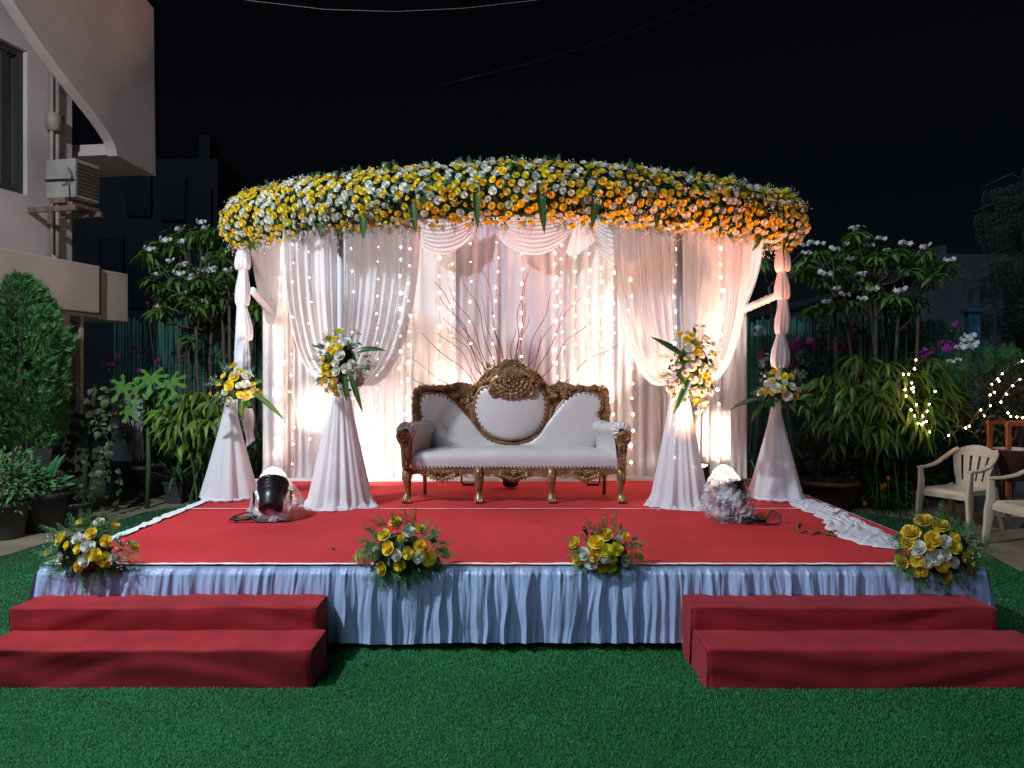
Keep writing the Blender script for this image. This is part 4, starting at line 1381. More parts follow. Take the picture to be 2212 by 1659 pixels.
bouquet('rose_arrangement', 'rose and fern arrangement at the left front corner of the stage', [
    (900, 430, 'y', 130), (1195, 430, 'w', 150), (1465, 520, 'y', 170), (570, 710, 'y', 200), (1070, 620, 'y', 150), (830, 700, 'w', 150), (925, 690, 'w', 90), (1310, 745, 'y', 150), (665, 820, 'y', 120),
    (845, 870, 'y', 130), (1010, 830, 'w', 180), (1790, 840, 'y', 130), (345, 945, 'y', 120), (1125, 965, 'y', 180), (565, 1000, 'w', 110), (575, 1060, 'y', 80), (1290, 1055, 'y', 200), (1420, 1010, 'w', 120),
    (945, 1065, 'w', 190), (410, 1220, 'y', 140), (855, 1170, 'y', 170)], (54.9, 1069.7), .1322, 4.56, (192, 1190), (92, 70), .16, 501,
    ferns=40, breath=4, group='rose arrangements along the front edge of the stage', leaf=170)
bouquet('rose_arrangement', 'rose arrangement left of the middle of the stage front, ferns trailing down the skirt', [
    (1720, 112, 'y', 45), (1780, 155, 'w', 45), (1828, 142, 'y', 35), (1673, 172, 'y', 45), (1748, 192, 'y', 50), (1688, 228, 'y', 50), (1830, 220, 'y', 45), (1640, 230, 'w', 40), (1563, 265, 'y', 45), (1775, 250, 'y', 42),
    (1725, 260, 'w', 42), (1940, 248, 'y', 45), (1822, 268, 'w', 45), (1868, 275, 'y', 52), (1622, 265, 'y', 28), (1660, 318, 'y', 48), (1740, 305, 'y', 45)], (0, 1069.7), .496, 4.56, (870, 1192), (92, 74), .17, 502,
    ferns=46, breath=0, group='rose arrangements along the front edge of the stage', leaf=170)
bouquet('rose_arrangement', 'compact rose arrangement on the stage front edge right of the middle', [
    (390, 172, 'y', 50), (475, 185, 'y', 45), (445, 192, 'w', 40), (255, 205, 'y', 45), (348, 203, 'y', 55), (440, 232, 'y', 50), (392, 240, 'y', 45), (295, 255, 'w', 45), (338, 260, 'y', 45), (262, 280, 'y', 45),
    (383, 270, 'w', 45), (420, 278, 'y', 35), (480, 285, 'w', 42), (540, 262, 'y', 45), (325, 295, 'w', 50), (378, 315, 'y', 45), (415, 318, 'y', 42)], (1114.6, 1069.7), .496, 4.58, (1306, 1192), (76, 56), .15, 503,
    ferns=38, breath=0, group='rose arrangements along the front edge of the stage', leaf=150)
bouquet('rose_arrangement', 'rose arrangement at the right front corner of the stage by the loose cloth', [
    (1775, 108, 'y', 60), (1850, 130, 'y', 55), (1718, 160, 'y', 62), (1700, 207, 'y', 50), (1818, 190, 'y', 55), (1870, 200, 'w', 45), (1750, 225, 'w', 50), (1800, 220, 'y', 42), (1912, 225, 'y', 48), (1913, 182, 'y', 40),
    (1745, 240, 'w', 45), (1825, 270, 'w', 55), (1870, 262, 'w', 50), (1750, 283, 'y', 48), (1677, 288, 'y', 52), (1797, 290, 'w', 45), (1858, 300, 'y', 52), (1910, 292, 'w', 40), (1975, 250, 'y', 40), (1955, 270, 'y', 42),
    (1980, 318, 'y', 58), (1990, 300, 'y', 40), (1757, 325, 'y', 55), (1870, 355, 'y', 50)], (1114.6, 1069.7), .496, 4.56, (2026, 1190), (96, 78), .17, 504,
    ferns=50, breath=2, group='rose arrangements along the front edge of the stage', leaf=190)
gp = 'rose bouquets fixed to the pillars'
bouquet('pillar_bouquet', 'yellow and white rose bouquet on the inner left pillar where the curtain is tied', [
    (630, 345, 'y', 110), (845, 365, 'w', 100), (470, 435, 'y', 100), (560, 455, 'y', 110), (705, 480, 'w', 110), (610, 545, 'y', 95), (490, 570, 'y', 80), (535, 605, 'y', 85), (615, 660, 'w', 120), (565, 755, 'w', 95),
    (465, 790, 'y', 85), (405, 810, 'y', 80), (570, 865, 'w', 110), (705, 830, 'w', 110), (800, 820, 'w', 80), (890, 880, 'w', 90), (410, 900, 'y', 90), (490, 880, 'y', 90), (765, 930, 'w', 85), (890, 1000, 'w', 120),
    (440, 990, 'y', 110), (545, 985, 'y', 85), (385, 1035, 'y', 75), (540, 1085, 'y', 100), (585, 1160, 'y', 95), (450, 1120, 'y', 70), (400, 720, 'y', 70), (850, 780, 'w', 55), (490, 680, 'y', 55), (770, 755, 'w', 75), (790, 510, 'w', 90)],
    (630.8, 658.3), .1653, 6.42, (738, 786), (58, 72), .20, 511, straps=((770, 760, 828, 762, 1, .055), (700, 752, 672, 748, 1, .05), (745, 812, 748, 866, 0, .05), (757, 812, 783, 888, 0, .045), (715, 768, 688, 772, 1, .04), (752, 745, 754, 775, 3, .06)),
    ferns=16, breath=14, group=gp, leaf=170)
bouquet('pillar_bouquet', 'rose bouquet on the inner right pillar, bleached by the floodlight below it', [
    (800, 205, 'w', 65), (895, 220, 'w', 75), (585, 315, 'y', 95), (740, 330, 'y', 90), (690, 390, 'y', 110), (800, 435, 'y', 110), (715, 500, 'w', 100), (925, 360, 'w', 80), (1030, 450, 'w', 90), (810, 540, 'y', 100),
    (900, 500, 'w', 70), (735, 610, 'w', 90), (1020, 560, 'y', 70), (870, 590, 'w', 80), (585, 740, 'w', 110), (735, 740, 'w', 120), (660, 830, 'w', 120), (820, 680, 'w', 90), (910, 740, 'w', 80), (1000, 770, 'w', 90),
    (880, 800, 'w', 80), (460, 860, 'w', 100), (560, 940, 'w', 120), (765, 920, 'w', 90), (850, 940, 'w', 90), (940, 970, 'w', 100), (460, 1030, 'w', 110), (430, 960, 'w', 70), (800, 1080, 'w', 90), (880, 1090, 'w', 90),
    (980, 1080, 'w', 110), (780, 1180, 'y', 100), (900, 1230, 'w', 100), (840, 1330, 'w', 90), (930, 860, 'y', 80), (980, 920, 'y', 70)],
    (1371.4, 669.2), .1653, 6.42, (1492, 794), (58, 82), .20, 512, straps=((1470, 765, 1411, 724, 0, .06), (1490, 820, 1454, 892, 0, .06), (1485, 770, 1478, 790, 3, .05)),
    ferns=16, breath=12, group=gp, leaf=170)
bouquet('pillar_bouquet', 'round rose bouquet on the left outer pillar', [
    (1272, 607, 'y', 45), (1300, 640, 'y', 40), (1275, 652, 'w', 45), (1342, 660, 'w', 45), (1273, 670, 'y', 45), (1215, 665, 'y', 32), (1195, 710, 'y', 38), (1247, 717, 'y', 45), (1335, 707, 'w', 40), (1380, 712, 'y', 34),
    (1182, 778, 'y', 45), (1250, 800, 'w', 45), (1308, 765, 'y', 34), (1342, 768, 'y', 45), (1373, 760, 'w', 34), (1390, 745, 'y', 32), (1145, 760, 'y', 24), (1418, 758, 'y', 32), (1222, 752, 'w', 32), (1300, 715, 'w', 30)],
    (0, 548.5), .3967, 6.85, (510, 836), (56, 44), .20, 513, straps=((548, 850, 598, 910, 1, .05), (478, 852, 443, 905, 1, .055), (524, 862, 520, 905, 1, .05)), ferns=14, breath=12, group=gp, leaf=130)
bouquet('pillar_bouquet', 'round rose bouquet on the right outer pillar', [
    (180, 755, 'y', 37), (228, 775, 'y', 40), (262, 780, 'y', 32), (172, 795, 'y', 27), (150, 812, 'w', 30), (190, 830, 'w', 42), (272, 825, 'w', 34), (222, 840, 'y', 32), (123, 858, 'w', 40), (143, 848, 'y', 27), (177, 858, 'y', 36),
    (248, 872, 'w', 40), (285, 873, 'y', 32), (300, 845, 'y', 32), (235, 805, 'w', 28), (205, 790, 'w', 26)],
    (1590.8, 466.3), .4464, 6.85, (1685, 838), (52, 38), .19, 514, straps=((1655, 858, 1590, 892, 1, .05), (1720, 865, 1762, 905, 1, .05), (1650, 862, 1630, 912, 1, .06), (1702, 868, 1720, 892, 0, .05)), ferns=14, breath=10, group=gp, leaf=120)

# ------------------------------------------------------------------ red curly twigs behind the sofa
tw = thing('twig_arrangement', 'fan of thin curly red painted twigs rising behind the sofa', 'twigs', at(1103, 960, 7.62))
TO = at(1103, 960, 7.62)
rt = random.Random(31)
for cx, cy in ((95, 1485), (150, 1635), (200, 1295), (305, 905), (360, 1010), (395, 1165), (420, 935), (350, 1280), (415, 1250), (530, 855), (690, 820), (655, 1010), (1040, 790), (1000, 880), (920, 1250), (1240, 960), (1295, 1105), (1435, 1025), (1470, 1225),
               (1740, 1360), (1150, 1320), (1030, 1160), (1010, 1060), (760, 1120)):
    u, v = 850.2 + .2811 * cx, 356.6 + .2811 * cy
    tip = at(u, v, 7.62 + rt.uniform(-.12, .12)) - TO
    b = Vector((rt.uniform(-.03, .03), rt.uniform(-.03, .03), rt.uniform(-.25, -.1)))
    n = 34; pts = []
    ctrl = Vector((tip.x * .30, tip.y, tip.z * .62))
    fr = rt.uniform(2.0, 3.2); ph = rt.uniform(0, 6.28)
    for i in range(n + 1):
        q = i / n
        p = b * (1 - q) ** 2 + ctrl * (2 * q * (1 - q)) + tip * q * q
        d = (tip - b).normalized(); s = Vector((d.z, 0, -d.x))
        w = .022 * math.sin(q * fr * 2 * PI + ph) * min(1, q * 3) * (.6 + .5 * q)
        pts.append(p + s * w + Vector((0, .6 * w, 0)))
    MB().tube(pts, [.0064 - .0036 * i / n for i in range(n + 1)], 5).obj('twig', M_twig, tw)
MB().lathe([(.05, -.42), (.08, -.40), (.075, -.10), (.085, -.09)], 14, (0, 0, 0)).obj('holder', M_black, tw)

# ------------------------------------------------------------------ stage lamps
def can_lamp(name, label, pos, aim, power, spot, col, r=.085, L=.22, bag=None, lens=M_lens, group='lamps on the stage floor', blend=.6, soft=.05):
    base = Vector((pos[0], pos[1], SZ))
    t = thing(name, label, 'stage lamp', base, group=group)
    c = Vector((0, 0, pos[2] - SZ))
    d = (Vector(aim) - Vector(pos)).normalized()
    Mx = d.to_track_quat('Z', 'Y').to_matrix()
    mb = MB()
    prof = [(.001, -L), (r * .74, -L), (r * .80, -L * .97), (r * .82, -L * .62), (r * .92, -L * .45), (r, -L * .40), (r, -.02), (r * 1.08, -.02), (r * 1.08, 0.004), (r * .98, .004), (r * .95, -.012)]
    mb.lathe(prof, 20, c, M=Mx)
    for k in range(4):
        mb.lathe([(r * 1.02, -L * (.30 - k * .07)), (r * 1.05, -L * (.285 - k * .07)), (r * 1.02, -L * (.27 - k * .07))], 20, c, M=Mx)
    mb.obj('housing', M_black, t)
    MB().lathe([(.001, -.004), (r * .5, -.006), (r * .95, -.012)], 20, c, M=Mx).obj('lens', lens, t)
    yk = MB()
    mid = c - d * (L * .30)
    ax = d.cross(Vector((0, 0, 1))).normalized()
    for sg in (-1, 1):
        yk.tube([mid + ax * sg * (r * 1.05), mid + ax * sg * (r * 1.22), Vector(((mid + ax * sg * r * 1.22).x, (mid + ax * sg * r * 1.22).y, .03)), Vector((ax.x * sg * r * .8, ax.y * sg * r * .8, .012))], .009, 5)
    yk.box((0, 0, .012), (r * 2.0, r * 1.5, .018))
    yk.obj('yoke', M_black, t, smooth=False)
    ld = bpy.data.lights.new('lamp_beam', 'SPOT')
    ld.energy = power; ld.color = col; ld.spot_size = R(spot); ld.spot_blend = blend; ld.shadow_soft_size = soft
    lo = link(bpy.data.objects.new('lamp_beam', ld), t)
    lo.location = c + d * .02
    lo.rotation_euler = d.to_track_quat('-Z', 'Y').to_euler()
    if bag:
        f1, f2, f3 = N1(bag), N1(bag + 1), N1(bag + 2)
        n, m = 44, 26
        P = []
        top = c + d * .14
        for j in range(m):
            q = j / (m - 1); row = []
            cen = Vector((0, 0, .01)).lerp(top, q)
            rad = (r * 1.55) * (max(.012, math.sin(PI * (.30 + .695 * q))) ** .55) * (1.08 - .10 * q)
            for k in range(n + 1):
                a = 2 * PI * (k % n) / n
                cr = 1 + .13 * float(f1(math.cos(a) * 2.1 + q * 3.3)) + .12 * float(f2(math.sin(a) * 4.5 - q * 5 + 40)) + .10 * abs(float(f3(a * 5 + q * 6))) - .06 * abs(float(f1(a * 9 - q * 14 + 200)))
                row.append((cen.x + rad * cr * math.cos(a), cen.y + rad * cr * math.sin(a), max(.003, cen.z + .014 * float(f2(a * 3 + q * 8)))))
            P.append(row)
        MB().grid(P).obj('plastic_bag', M_bag, t, smooth=False)
    return t
def cable(name, label, pts, cat='cable', r=.0065, m=None, parent=None):
    o = Vector(pts[0])
    P = [Vector(p) for p in pts]
    d = []
    for i in range(len(P) - 1):
        p0, p1, p2, p3 = P[max(0, i - 1)], P[i], P[i + 1], P[min(len(P) - 1, i + 2)]
        for k in range(8):
            q = k / 8
            d.append(.5 * ((2 * p1) + (p2 - p0) * q + (2 * p0 - 5 * p1 + 4 * p2 - p3) * q * q + (3 * p1 - p0 - 3 * p2 + p3) * q ** 3))
    d.append(P[-1])
    ob = MB().tube([p - o for p in d], r, 6).obj(name, m or M_cable); ob.location = o
    return tag(ob, label, cat)
def coil(c, r, n, seed, end):
    rr = random.Random(seed); pts = []
    for i in range(n * 6):
        a = i * PI / 3 + rr.uniform(-.2, .2); q = r * rr.uniform(.65, 1.1)
        pts.append(Vector((c[0] + q * math.cos(a) * 1.25, c[1] + q * .75 * math.sin(a), SZ + .010 + .05 * rr.random())))
    return pts + [Vector(p) for p in end]
LF = at(590, 1044, 5.98); RF = at(1574, 1046, 5.94)
can_lamp('floodlight', 'black floodlight wrapped in clear plastic on the left of the red stage, lens glaring', LF, at(640, 520, 7.9), 360, 62, (1.0, .74, .60), .112, .24, bag=601, group='plastic wrapped floodlights at the front of the stage')
can_lamp('floodlight', 'black floodlight wrapped in clear plastic on the right of the red stage beside the cone', RF, (1.34, 6.36, 2.3), 1350, 92, (1.0, .36, .19), .112, .24, bag=611, group='plastic wrapped floodlights at the front of the stage')
cable('power_cable', 'coil of black power cable beside the left floodlight', coil((LF.x - .19, LF.y - .10), .085, 4, 5, [(LF.x - .05, LF.y - .16, SZ + .01), (LF.x + .08, LF.y - .12, SZ + .01), (LF.x + .12, LF.y - .02, SZ + .03)]))
cable('power_cable', 'black power cable with a plug looped beside the right floodlight', coil((RF.x + .14, RF.y - .14), .075, 4, 8, [(RF.x + .22, RF.y - .15, SZ + .02), (RF.x + .30, RF.y - .13, SZ + .10), (RF.x + .33, RF.y - .20, SZ + .02), (RF.x + .20, RF.y - .22, SZ + .01)]))
can_lamp('par_can', 'black can lamp behind the right inner cone, shining up', at(1511, 1006, 7.40), (1.40, 7.10, 2.9), 190, 110, (1.0, .62, .42), .085, .24)
can_lamp('par_can', 'can lamp hidden behind the left inner cone, lighting the foot of the backdrop', at(776, 1015, 7.65), at(822, 975, 8.15), 54, 130, (1.0, .77, .61), .07, .18)
can_lamp('par_can', 'can lamp hidden behind the left part of the sofa, lighting the backdrop', at(1012, 900, 7.86), at(1005, 790, 8.16), 58, 96, (1.0, .76, .60), .06, .16)
can_lamp('par_can', 'can lamp hidden behind the right part of the sofa, lighting the backdrop', at(1280, 900, 7.86), at(1282, 785, 8.16), 52, 104, (1.0, .76, .60), .06, .16)
can_lamp('par_can', 'small lamp glowing through the backdrop left of the left cone', at(672, 912, 8.62), at(676, 886, 8.2), 45, 70, (1.0, .78, .56), .045, .12)
can_lamp('par_can', 'small lamp glowing through the backdrop behind the right cone', at(1556, 968, 8.66), at(1556, 946, 8.2), 110, 62, (1.0, .80, .60), .05, .14, blend=.25)

# ------------------------------------------------------------------ fairy light curtain
ico = bmesh.new(); bmesh.ops.create_icosphere(ico, subdivisions=1, radius=1.0)
IV = [tuple(v.co) for v in ico.verts]; IF = [tuple(v.index for v in f.verts) for f in ico.faces]; ico.free()
def bulb_mesh(r, m, name): return MB().scatter((IV, IF), [Matrix.Diagonal((r, r, r * 1.2, 1))]).mesh(name, m)
BULB = bulb_mesh(.0155, M_bulb, 'bulb'); BULB_S = bulb_mesh(.0095, M_bulb, 'small_bulb')
BULB_G = bulb_mesh(.0080, M_bulb2, 'garden_bulb')
rl = random.Random(17)
where = {600: 'at the far left edge of the backdrop', 632: 'just inside the left edge of the backdrop', 668: 'behind the left curtain near the outer edge', 762: 'behind the left curtain above the bouquet', 868: 'beside the inner edge of the left curtain',
         882: 'just right of the left curtain edge', 946: 'left of the sofa crest under the left swag', 1016: 'left of the red twigs under the left swag', 1124: 'in the middle of the backdrop above the sofa crest', 1198: 'right of the sofa crest under the middle swag',
         1214: 'right of the middle swag end', 1270: 'under the right swag', 1322: 'beside the inner edge of the right curtain', 1362: 'behind the inner part of the right curtain', 978: 'between the left swag and the first twigs', 1070: 'just left of the sofa crest', 1240: 'between the middle and right swags', 1300: 'just left of the right swag tip', 812: 'behind the inner part of the left curtain', 1458: 'behind the right bouquet', 1556: 'near the right edge of the backdrop'}
for u in sorted(where):
    y = 8.10
    small = u in (632, 668, 762, 812, 978, 1016, 1070, 1214, 1240)
    v0, v1 = (505 if 900 < u < 1330 else 520), (1005 if u < 860 or u > 1360 else 985)
    t = thing('fairy_light_string', 'vertical string of warm fairy lights ' + where[u], 'fairy lights', at(u, v0, y), group='fairy light strings hung down the backdrop')
    O = at(u, v0, y)
    step = {600: 34, 1016: 46, 668: 52, 762: 48, 632: 40}.get(u, rl.uniform(29, 37))
    v = v0 + rl.uniform(5, 25); pts = [Vector((0, 0, .3))]; fl = N1(u)
    while v < v1:
        du = 5 * float(fl(v / 70)) + rl.uniform(-2, 2)
        p = at(u + du, v, y + rl.uniform(-.012, .012)) - O
        if not (step > 38 and rl.random() < .10):
            inst('bulb', BULB_S if small else BULB, Matrix.Translation(p) @ Matrix.Rotation(rl.uniform(0, 3), 4, 'Z') @ Matrix.Scale(rl.choice((.55, .75, .9, 1.0, 1.15)), 4), t)
            if u == 600 and rl.random() < .9:
                inst('bulb', BULB, Matrix.Translation(p + Vector((.035, .01, rl.uniform(-.03, .03)))), t)
        pts.append(p + Vector((.008, .004, 0)))
        v += step * rl.uniform(.85, 1.15)
    pts.append(at(u, v1, y) - O)
    MB().tube(pts, .0022, 4).obj('wire', M_wire, t)
# ------------------------------------------------------------------ plants
LANCE = T_leaf(.25, 4, .14, .55, peak=.5)
HEART = T_leaf(.80, 4, .10, .35, peak=.3, base=.5)
OVAL = T_leaf(.45, 3, .12, .3)
def T_flower5(seed):
    r = random.Random(seed); vs = []; fs = []
    for k in range(5):
        a = 2 * PI * k / 5 + .2; w = .30
        b = len(vs)
        for q, ww, z in ((.08, .10, 0), (.55, w, .16), (1.0, .12, .05)):
            c, s = math.cos(a), math.sin(a); c2, s2 = -s, c
            vs += [(q * c - ww * c2, q * s - ww * s2, z), (q * c + ww * c2, q * s + ww * s2, z + .06)]
        fs += [(b, b + 1, b + 3, b + 2), (b + 2, b + 3, b + 5, b + 4)]
    return vs, fs
FLOWER5 = T_flower5(1)
def flower_head_mesh(seed, n=8):
    r = random.Random(seed); ms = []
    for i in range(n):
        d = Vector((r.uniform(-1, 1), r.uniform(-1, .4), r.uniform(-.1, .8))).normalized()
        s = r.uniform(.032, .048)
        ms.append(frame(Vector((r.uniform(-1, 1) * .075, r.uniform(-1, 1) * .05, r.uniform(-.5, 1) * .03)), d, s=s))
    return MB().scatter(FLOWER5, ms).mesh('flower_head', M_petal)
HEADS = [flower_head_mesh(s, n) for s, n in ((1, 7), (2, 9), (3, 6), (4, 11))]

def frangipani(label, cu, cv, k, heads, leaves, stems, y, seed, sx):
    rr = random.Random(seed)
    base = at(cu + k * stems[len(stems) // 2][0], 0, y); O = Vector((base.x, y, 0))
    t = thing('frangipani_tree', label, 'tree', O, group='frangipani trees along the fence')
    tips = []
    lm = []
    for cx, cy in leaves:
        for rep in range(2):
            p = at(cu + k * (cx + rep * rr.uniform(-60, 60)), cv + k * (cy + rep * rr.uniform(-40, 50)), y + rr.uniform(-.45, .45) + rep * .25) - O
            tips.append(p)
            n = rr.randint(14, 19)
            for i in range(n):
                a = 2 * PI * i / n + rr.uniform(-.2, .2)
                d = Vector((math.cos(a), math.sin(a), rr.uniform(-.35, .55)))
                L = rr.uniform(.15, .24)
                lm.append(yframe(p + Vector((0, 0, rr.uniform(-.05, .03))), d, s=(L, L, L * 1.2), tilt=rr.uniform(-.5, .5)))
    MB().scatter(LANCE, lm).obj('foliage', M_frangi, t)['kind'] = 'stuff'
    for cx, cy in heads:
        p = at(cu + k * cx, cv + k * cy, y - rr.uniform(.1, .4)) - O
        q = rr.uniform(.62, .98)
        inst('flower_head', rr.choice(HEADS), Matrix.Translation(p) @ Matrix.Rotation(rr.uniform(-.5, .5), 4, 'Z') @ Matrix.Diagonal((q, q, q, 1)), t)
        tips.append(p - Vector((0, -.1, .08)))
    wood = MB(); 
    S = []
    for sxx, fu, fv in stems:
        b = at(cu + k * sxx, 0, y + rr.uniform(-.25, .3)); b.z = 0
        f = at(cu + k * fu, cv + k * fv, b.y) ; S.append((b - O, f - O))
    for b, f in S:
        m1 = b.lerp(f, .35) + Vector((rr.uniform(-.06, .06), 0, 0)); m2 = b.lerp(f, .7) + Vector((rr.uniform(-.06, .06), 0, 0))
        wood.tube([b, m1, m2, f], [.032, .027, .023, .018], 7)
    for p in tips:
        b, f = min(S, key=lambda q: (q[1] - p).length + (2 if q[1].z > p.z + .1 else 0))
        st_ = f if f.z < p.z else b.lerp(f, max(.2, min(.9, (p.z - .35) / max(.3, f.z))))
        mid = st_.lerp(p, .5) + Vector((rr.uniform(-.05, .05), 0, -.06))
        wood.tube([st_, mid, p], [.012, .009, .007], 5)
    wood.obj('trunk', M_bark, t)
    return t
frangipani('many stemmed frangipani with white flower heads behind the left end of the stage', 301.7, 466.3, .215,
    [(610, 60), (660, 115), (400, 130), (250, 240), (415, 255), (90, 330), (300, 445), (425, 485), (155, 585), (385, 575), (540, 600), (665, 545), (880, 540), (655, 430), (555, 735), (440, 775), (635, 850), (170, 920), (840, 130), (500, 640), (590, 540), (710, 540)],
    [(600, 170), (480, 180), (400, 200), (700, 200), (800, 180), (230, 300), (370, 310), (470, 310), (600, 280), (700, 290), (70, 400), (300, 530), (450, 540), (180, 650), (380, 640), (560, 660), (650, 640), (750, 620), (850, 580),
     (800, 700), (900, 700), (250, 750), (470, 830), (560, 900), (640, 930), (720, 900), (230, 940), (900, 460), (950, 520), (530, 1200), (860, 1370), (910, 1100), (850, 1090), (1180, 890), (640, 770), (720, 750), (900, 280), (1150, 930), (780, 400), (880, 800), (780, 820)],
    [(440, 380, 1100), (520, 470, 1000), (600, 560, 800), (660, 660, 900), (740, 740, 850), (850, 830, 950), (950, 900, 900), (1130, 1150, 1000), (1200, 1240, 950)], 10.1, 701, 0)
frangipani('broad frangipani covered in white flower heads behind the right end of the stage', 1645.6, 438.8, .256,
    [(775, 210), (880, 290), (440, 330), (720, 340), (910, 350), (1015, 295), (1050, 395), (1220, 335), (1375, 365), (1580, 480), (375, 420), (740, 470), (620, 385), (540, 590), (835, 600), (1220, 580), (930, 725), (705, 770), (845, 805), (540, 835),
     (630, 720), (1160, 735), (360, 350), (520, 340)],
    [(800, 270), (600, 460), (850, 420), (960, 450), (1100, 420), (1200, 400), (1380, 430), (1560, 560), (1450, 620), (380, 480), (480, 600), (520, 680), (650, 560), (850, 520), (1000, 540), (1150, 500), (1250, 560), (700, 680), (850, 640),
     (600, 850), (750, 850), (850, 880), (500, 880), (1050, 790), (1150, 780), (1320, 850), (1240, 960), (950, 700), (1080, 870), (350, 560), (420, 880), (-20, 480), (20, 520), (720, 420), (920, 400), (1500, 540), (450, 420)],
    [(640, 620, 900), (880, 700, 800), (1000, 900, 760), (1030, 960, 700), (1110, 1050, 780), (1170, 1160, 820), (1190, 1330, 780), (300, 60, 700)], 10.1, 702, 0)

def bush(name, label, cat, c, rad, n, T, sz, m, seed, trunk=None, group=None, shell=.55, up=.25, part='foliage', shape=None):
    """leaves through an uneven crown"""
    rr = random.Random(seed); c = Vector(c)
    O = Vector((c.x, c.y, 0)) if trunk is not False else c
    t = thing(name, label, cat, O, group=group)
    f = N1(seed); lm = []
    for i in range(n):
        d = Vector((rr.gauss(0, 1), rr.gauss(0, 1), rr.gauss(0, 1))).normalized()
        lump = 1 + .16 * float(f(d.x * 2.3 + 10)) + .16 * float(f(d.z * 2.9 + d.y * 1.7 + 30))
        q = (shell + (1 - shell) * rr.random()) * lump
        p = c + Vector((d.x * rad[0], d.y * rad[1], d.z * rad[2])) * q - O
        dd = (d + Vector((rr.uniform(-.8, .8), rr.uniform(-.8, .8), rr.uniform(-.6, .8) + up))).normalized()
        s = sz * rr.uniform(.65, 1.3)
        lm.append(yframe(p, dd, up=(rr.uniform(-.6, .6), rr.uniform(-.8, .2), 1), s=(s, s, s), tilt=rr.uniform(-.7, .7)))
    MB().scatter(T, lm).obj(part, m, t)['kind'] = 'stuff'
    if trunk:
        w = MB()
        for i in range(trunk):
            a = rr.uniform(0, 6.28); e = c - O + Vector((math.cos(a) * rad[0] * .6, math.sin(a) * rad[1] * .6, rad[2] * rr.uniform(-.2, .5)))
            b = Vector((rr.uniform(-.05, .05), rr.uniform(-.05, .05), 0))
            w.tube([b, b.lerp(e, .5) + Vector((rr.uniform(-.05, .05), 0, .05)), e], [.022, .016, .007], 5)
        w.obj('stem', M_bark, t)
    return t
def T_spray(seed):
    r = random.Random(seed); mb = MB(); bl = T_flat(.20, .1)
    for i in range(9):
        t = i / 9; a = (-1 if i % 2 else 1) * r.uniform(.25, .8) * (1 - t * .4)
        L = .55 * (1 - .4 * t)
        mb.scatter(bl, [Matrix.Translation((0, t * .75, 0)) @ Matrix.Rotation(a, 4, 'Z') @ Matrix.Rotation(r.uniform(-.4, .6), 4, 'X') @ Matrix.Diagonal((L, L, L, 1))])
    return np.concatenate(mb.v), mb.f
SPRAY = T_spray(2)
# the clipped conifer at the left
th = at(40, 800, 8.35)
tt = thing('conifer_bush', 'dense feathery green conifer bush at the left edge in front of the building', 'bush', (th.x, th.y, 0))
rr = random.Random(90); lm = []; f = N1(91)
for i in range(5600):
    z = rr.random()
    prof = (.22 + .29 * math.sin(PI * min(1, .12 + z * .88)) ** .8) * (1 - .10 * z) * (1 - z ** 7) ** .5
    a = rr.uniform(0, 2 * PI)
    lump = 1 + .26 * float(f(a * 2.5 + z * 3)) + .26 * float(f(z * 9 + a + 50)) + .16 * float(f(z * 17 + a * 5 + 90))
    q = prof * lump * math.sqrt(rr.uniform(.45, 1))
    zz = .84 + 1.82 * z
    p = Vector((q * math.cos(a), q * math.sin(a) * .9, zz))
    d = Vector((math.cos(a) * 1.0 + rr.uniform(-.5, .5), math.sin(a) + rr.uniform(-.5, .5), rr.uniform(.0, 1.1))).normalized()
    s = rr.uniform(.075, .14)
    lm.append(yframe(p, d, up=(rr.uniform(-1, 1), rr.uniform(-1, 1), .6), s=(s, s, s)))
MB().scatter(SPRAY, lm).obj('foliage', M_thuja, tt)['kind'] = 'stuff'
w = MB().tube([(0, 0, 0), (.03, 0, .5), (0, .02, 1.2), (.02, 0, 2.2)], [.06, .05, .04, .01], 8)
for k in range(6): w.tube([(0, 0, .7 + .2 * k), (.3 * math.cos(k * 2), .3 * math.sin(k * 2), .95 + .22 * k)], [.02, .006], 5)
w.obj('trunk', M_bark, tt)

def pot(parent_name, label, c, r, h, m=None, rim=True, square=False, group=None, cat='plant pot'):
    t = thing(parent_name, label, cat, (c[0], c[1], 0), group=group)
    n = 4 if square else 22
    rot = Matrix.Rotation(PI / 4, 3, 'Z') if square else None
    prof = [(.001, .004), (r * .72, .004), (r * .76, .02), (r * .96, h * .86), (r * 1.06, h * .87), (r * 1.07, h), (r * .96, h), (r * .92, h * .9)]
    MB().lathe(prof, n, M=rot).obj('pot_body', m or M_pot, t, smooth=not square)
    MB().lathe([(.001, h * .9), (r * .93, h * .9)], n, M=rot).obj('soil', M_wood, t)
    return t
def blades(t, O, n, L, W, mesh_name, m, seed, spread=1.0, bends=(.6, 1.2, 1.8), up=.9):
    rr = random.Random(seed); ms = [strap_mesh(L * q, W * q, b, mesh_name, m) for b in bends for q in (.8, 1.0)]
    for i in range(n):
        a = 2 * PI * i / n * 2.4 + rr.uniform(-.3, .3)
        d = Vector((math.cos(a) * spread, math.sin(a) * spread, up * rr.uniform(.6, 1.5)))
        inst(mesh_name, rr.choice(ms), yframe(Vector(O) + Vector((math.cos(a) * .03, math.sin(a) * .03, 0)), d), t)
M_spider = mat('spider_plant_leaf', (0.085, 0.17, 0.05), 0.45, objrand=.4, hue=.02, trans=.2)
M_banana = mat('broad_leaf', (0.045, 0.15, 0.055), 0.4, objrand=.3, trans=.2)
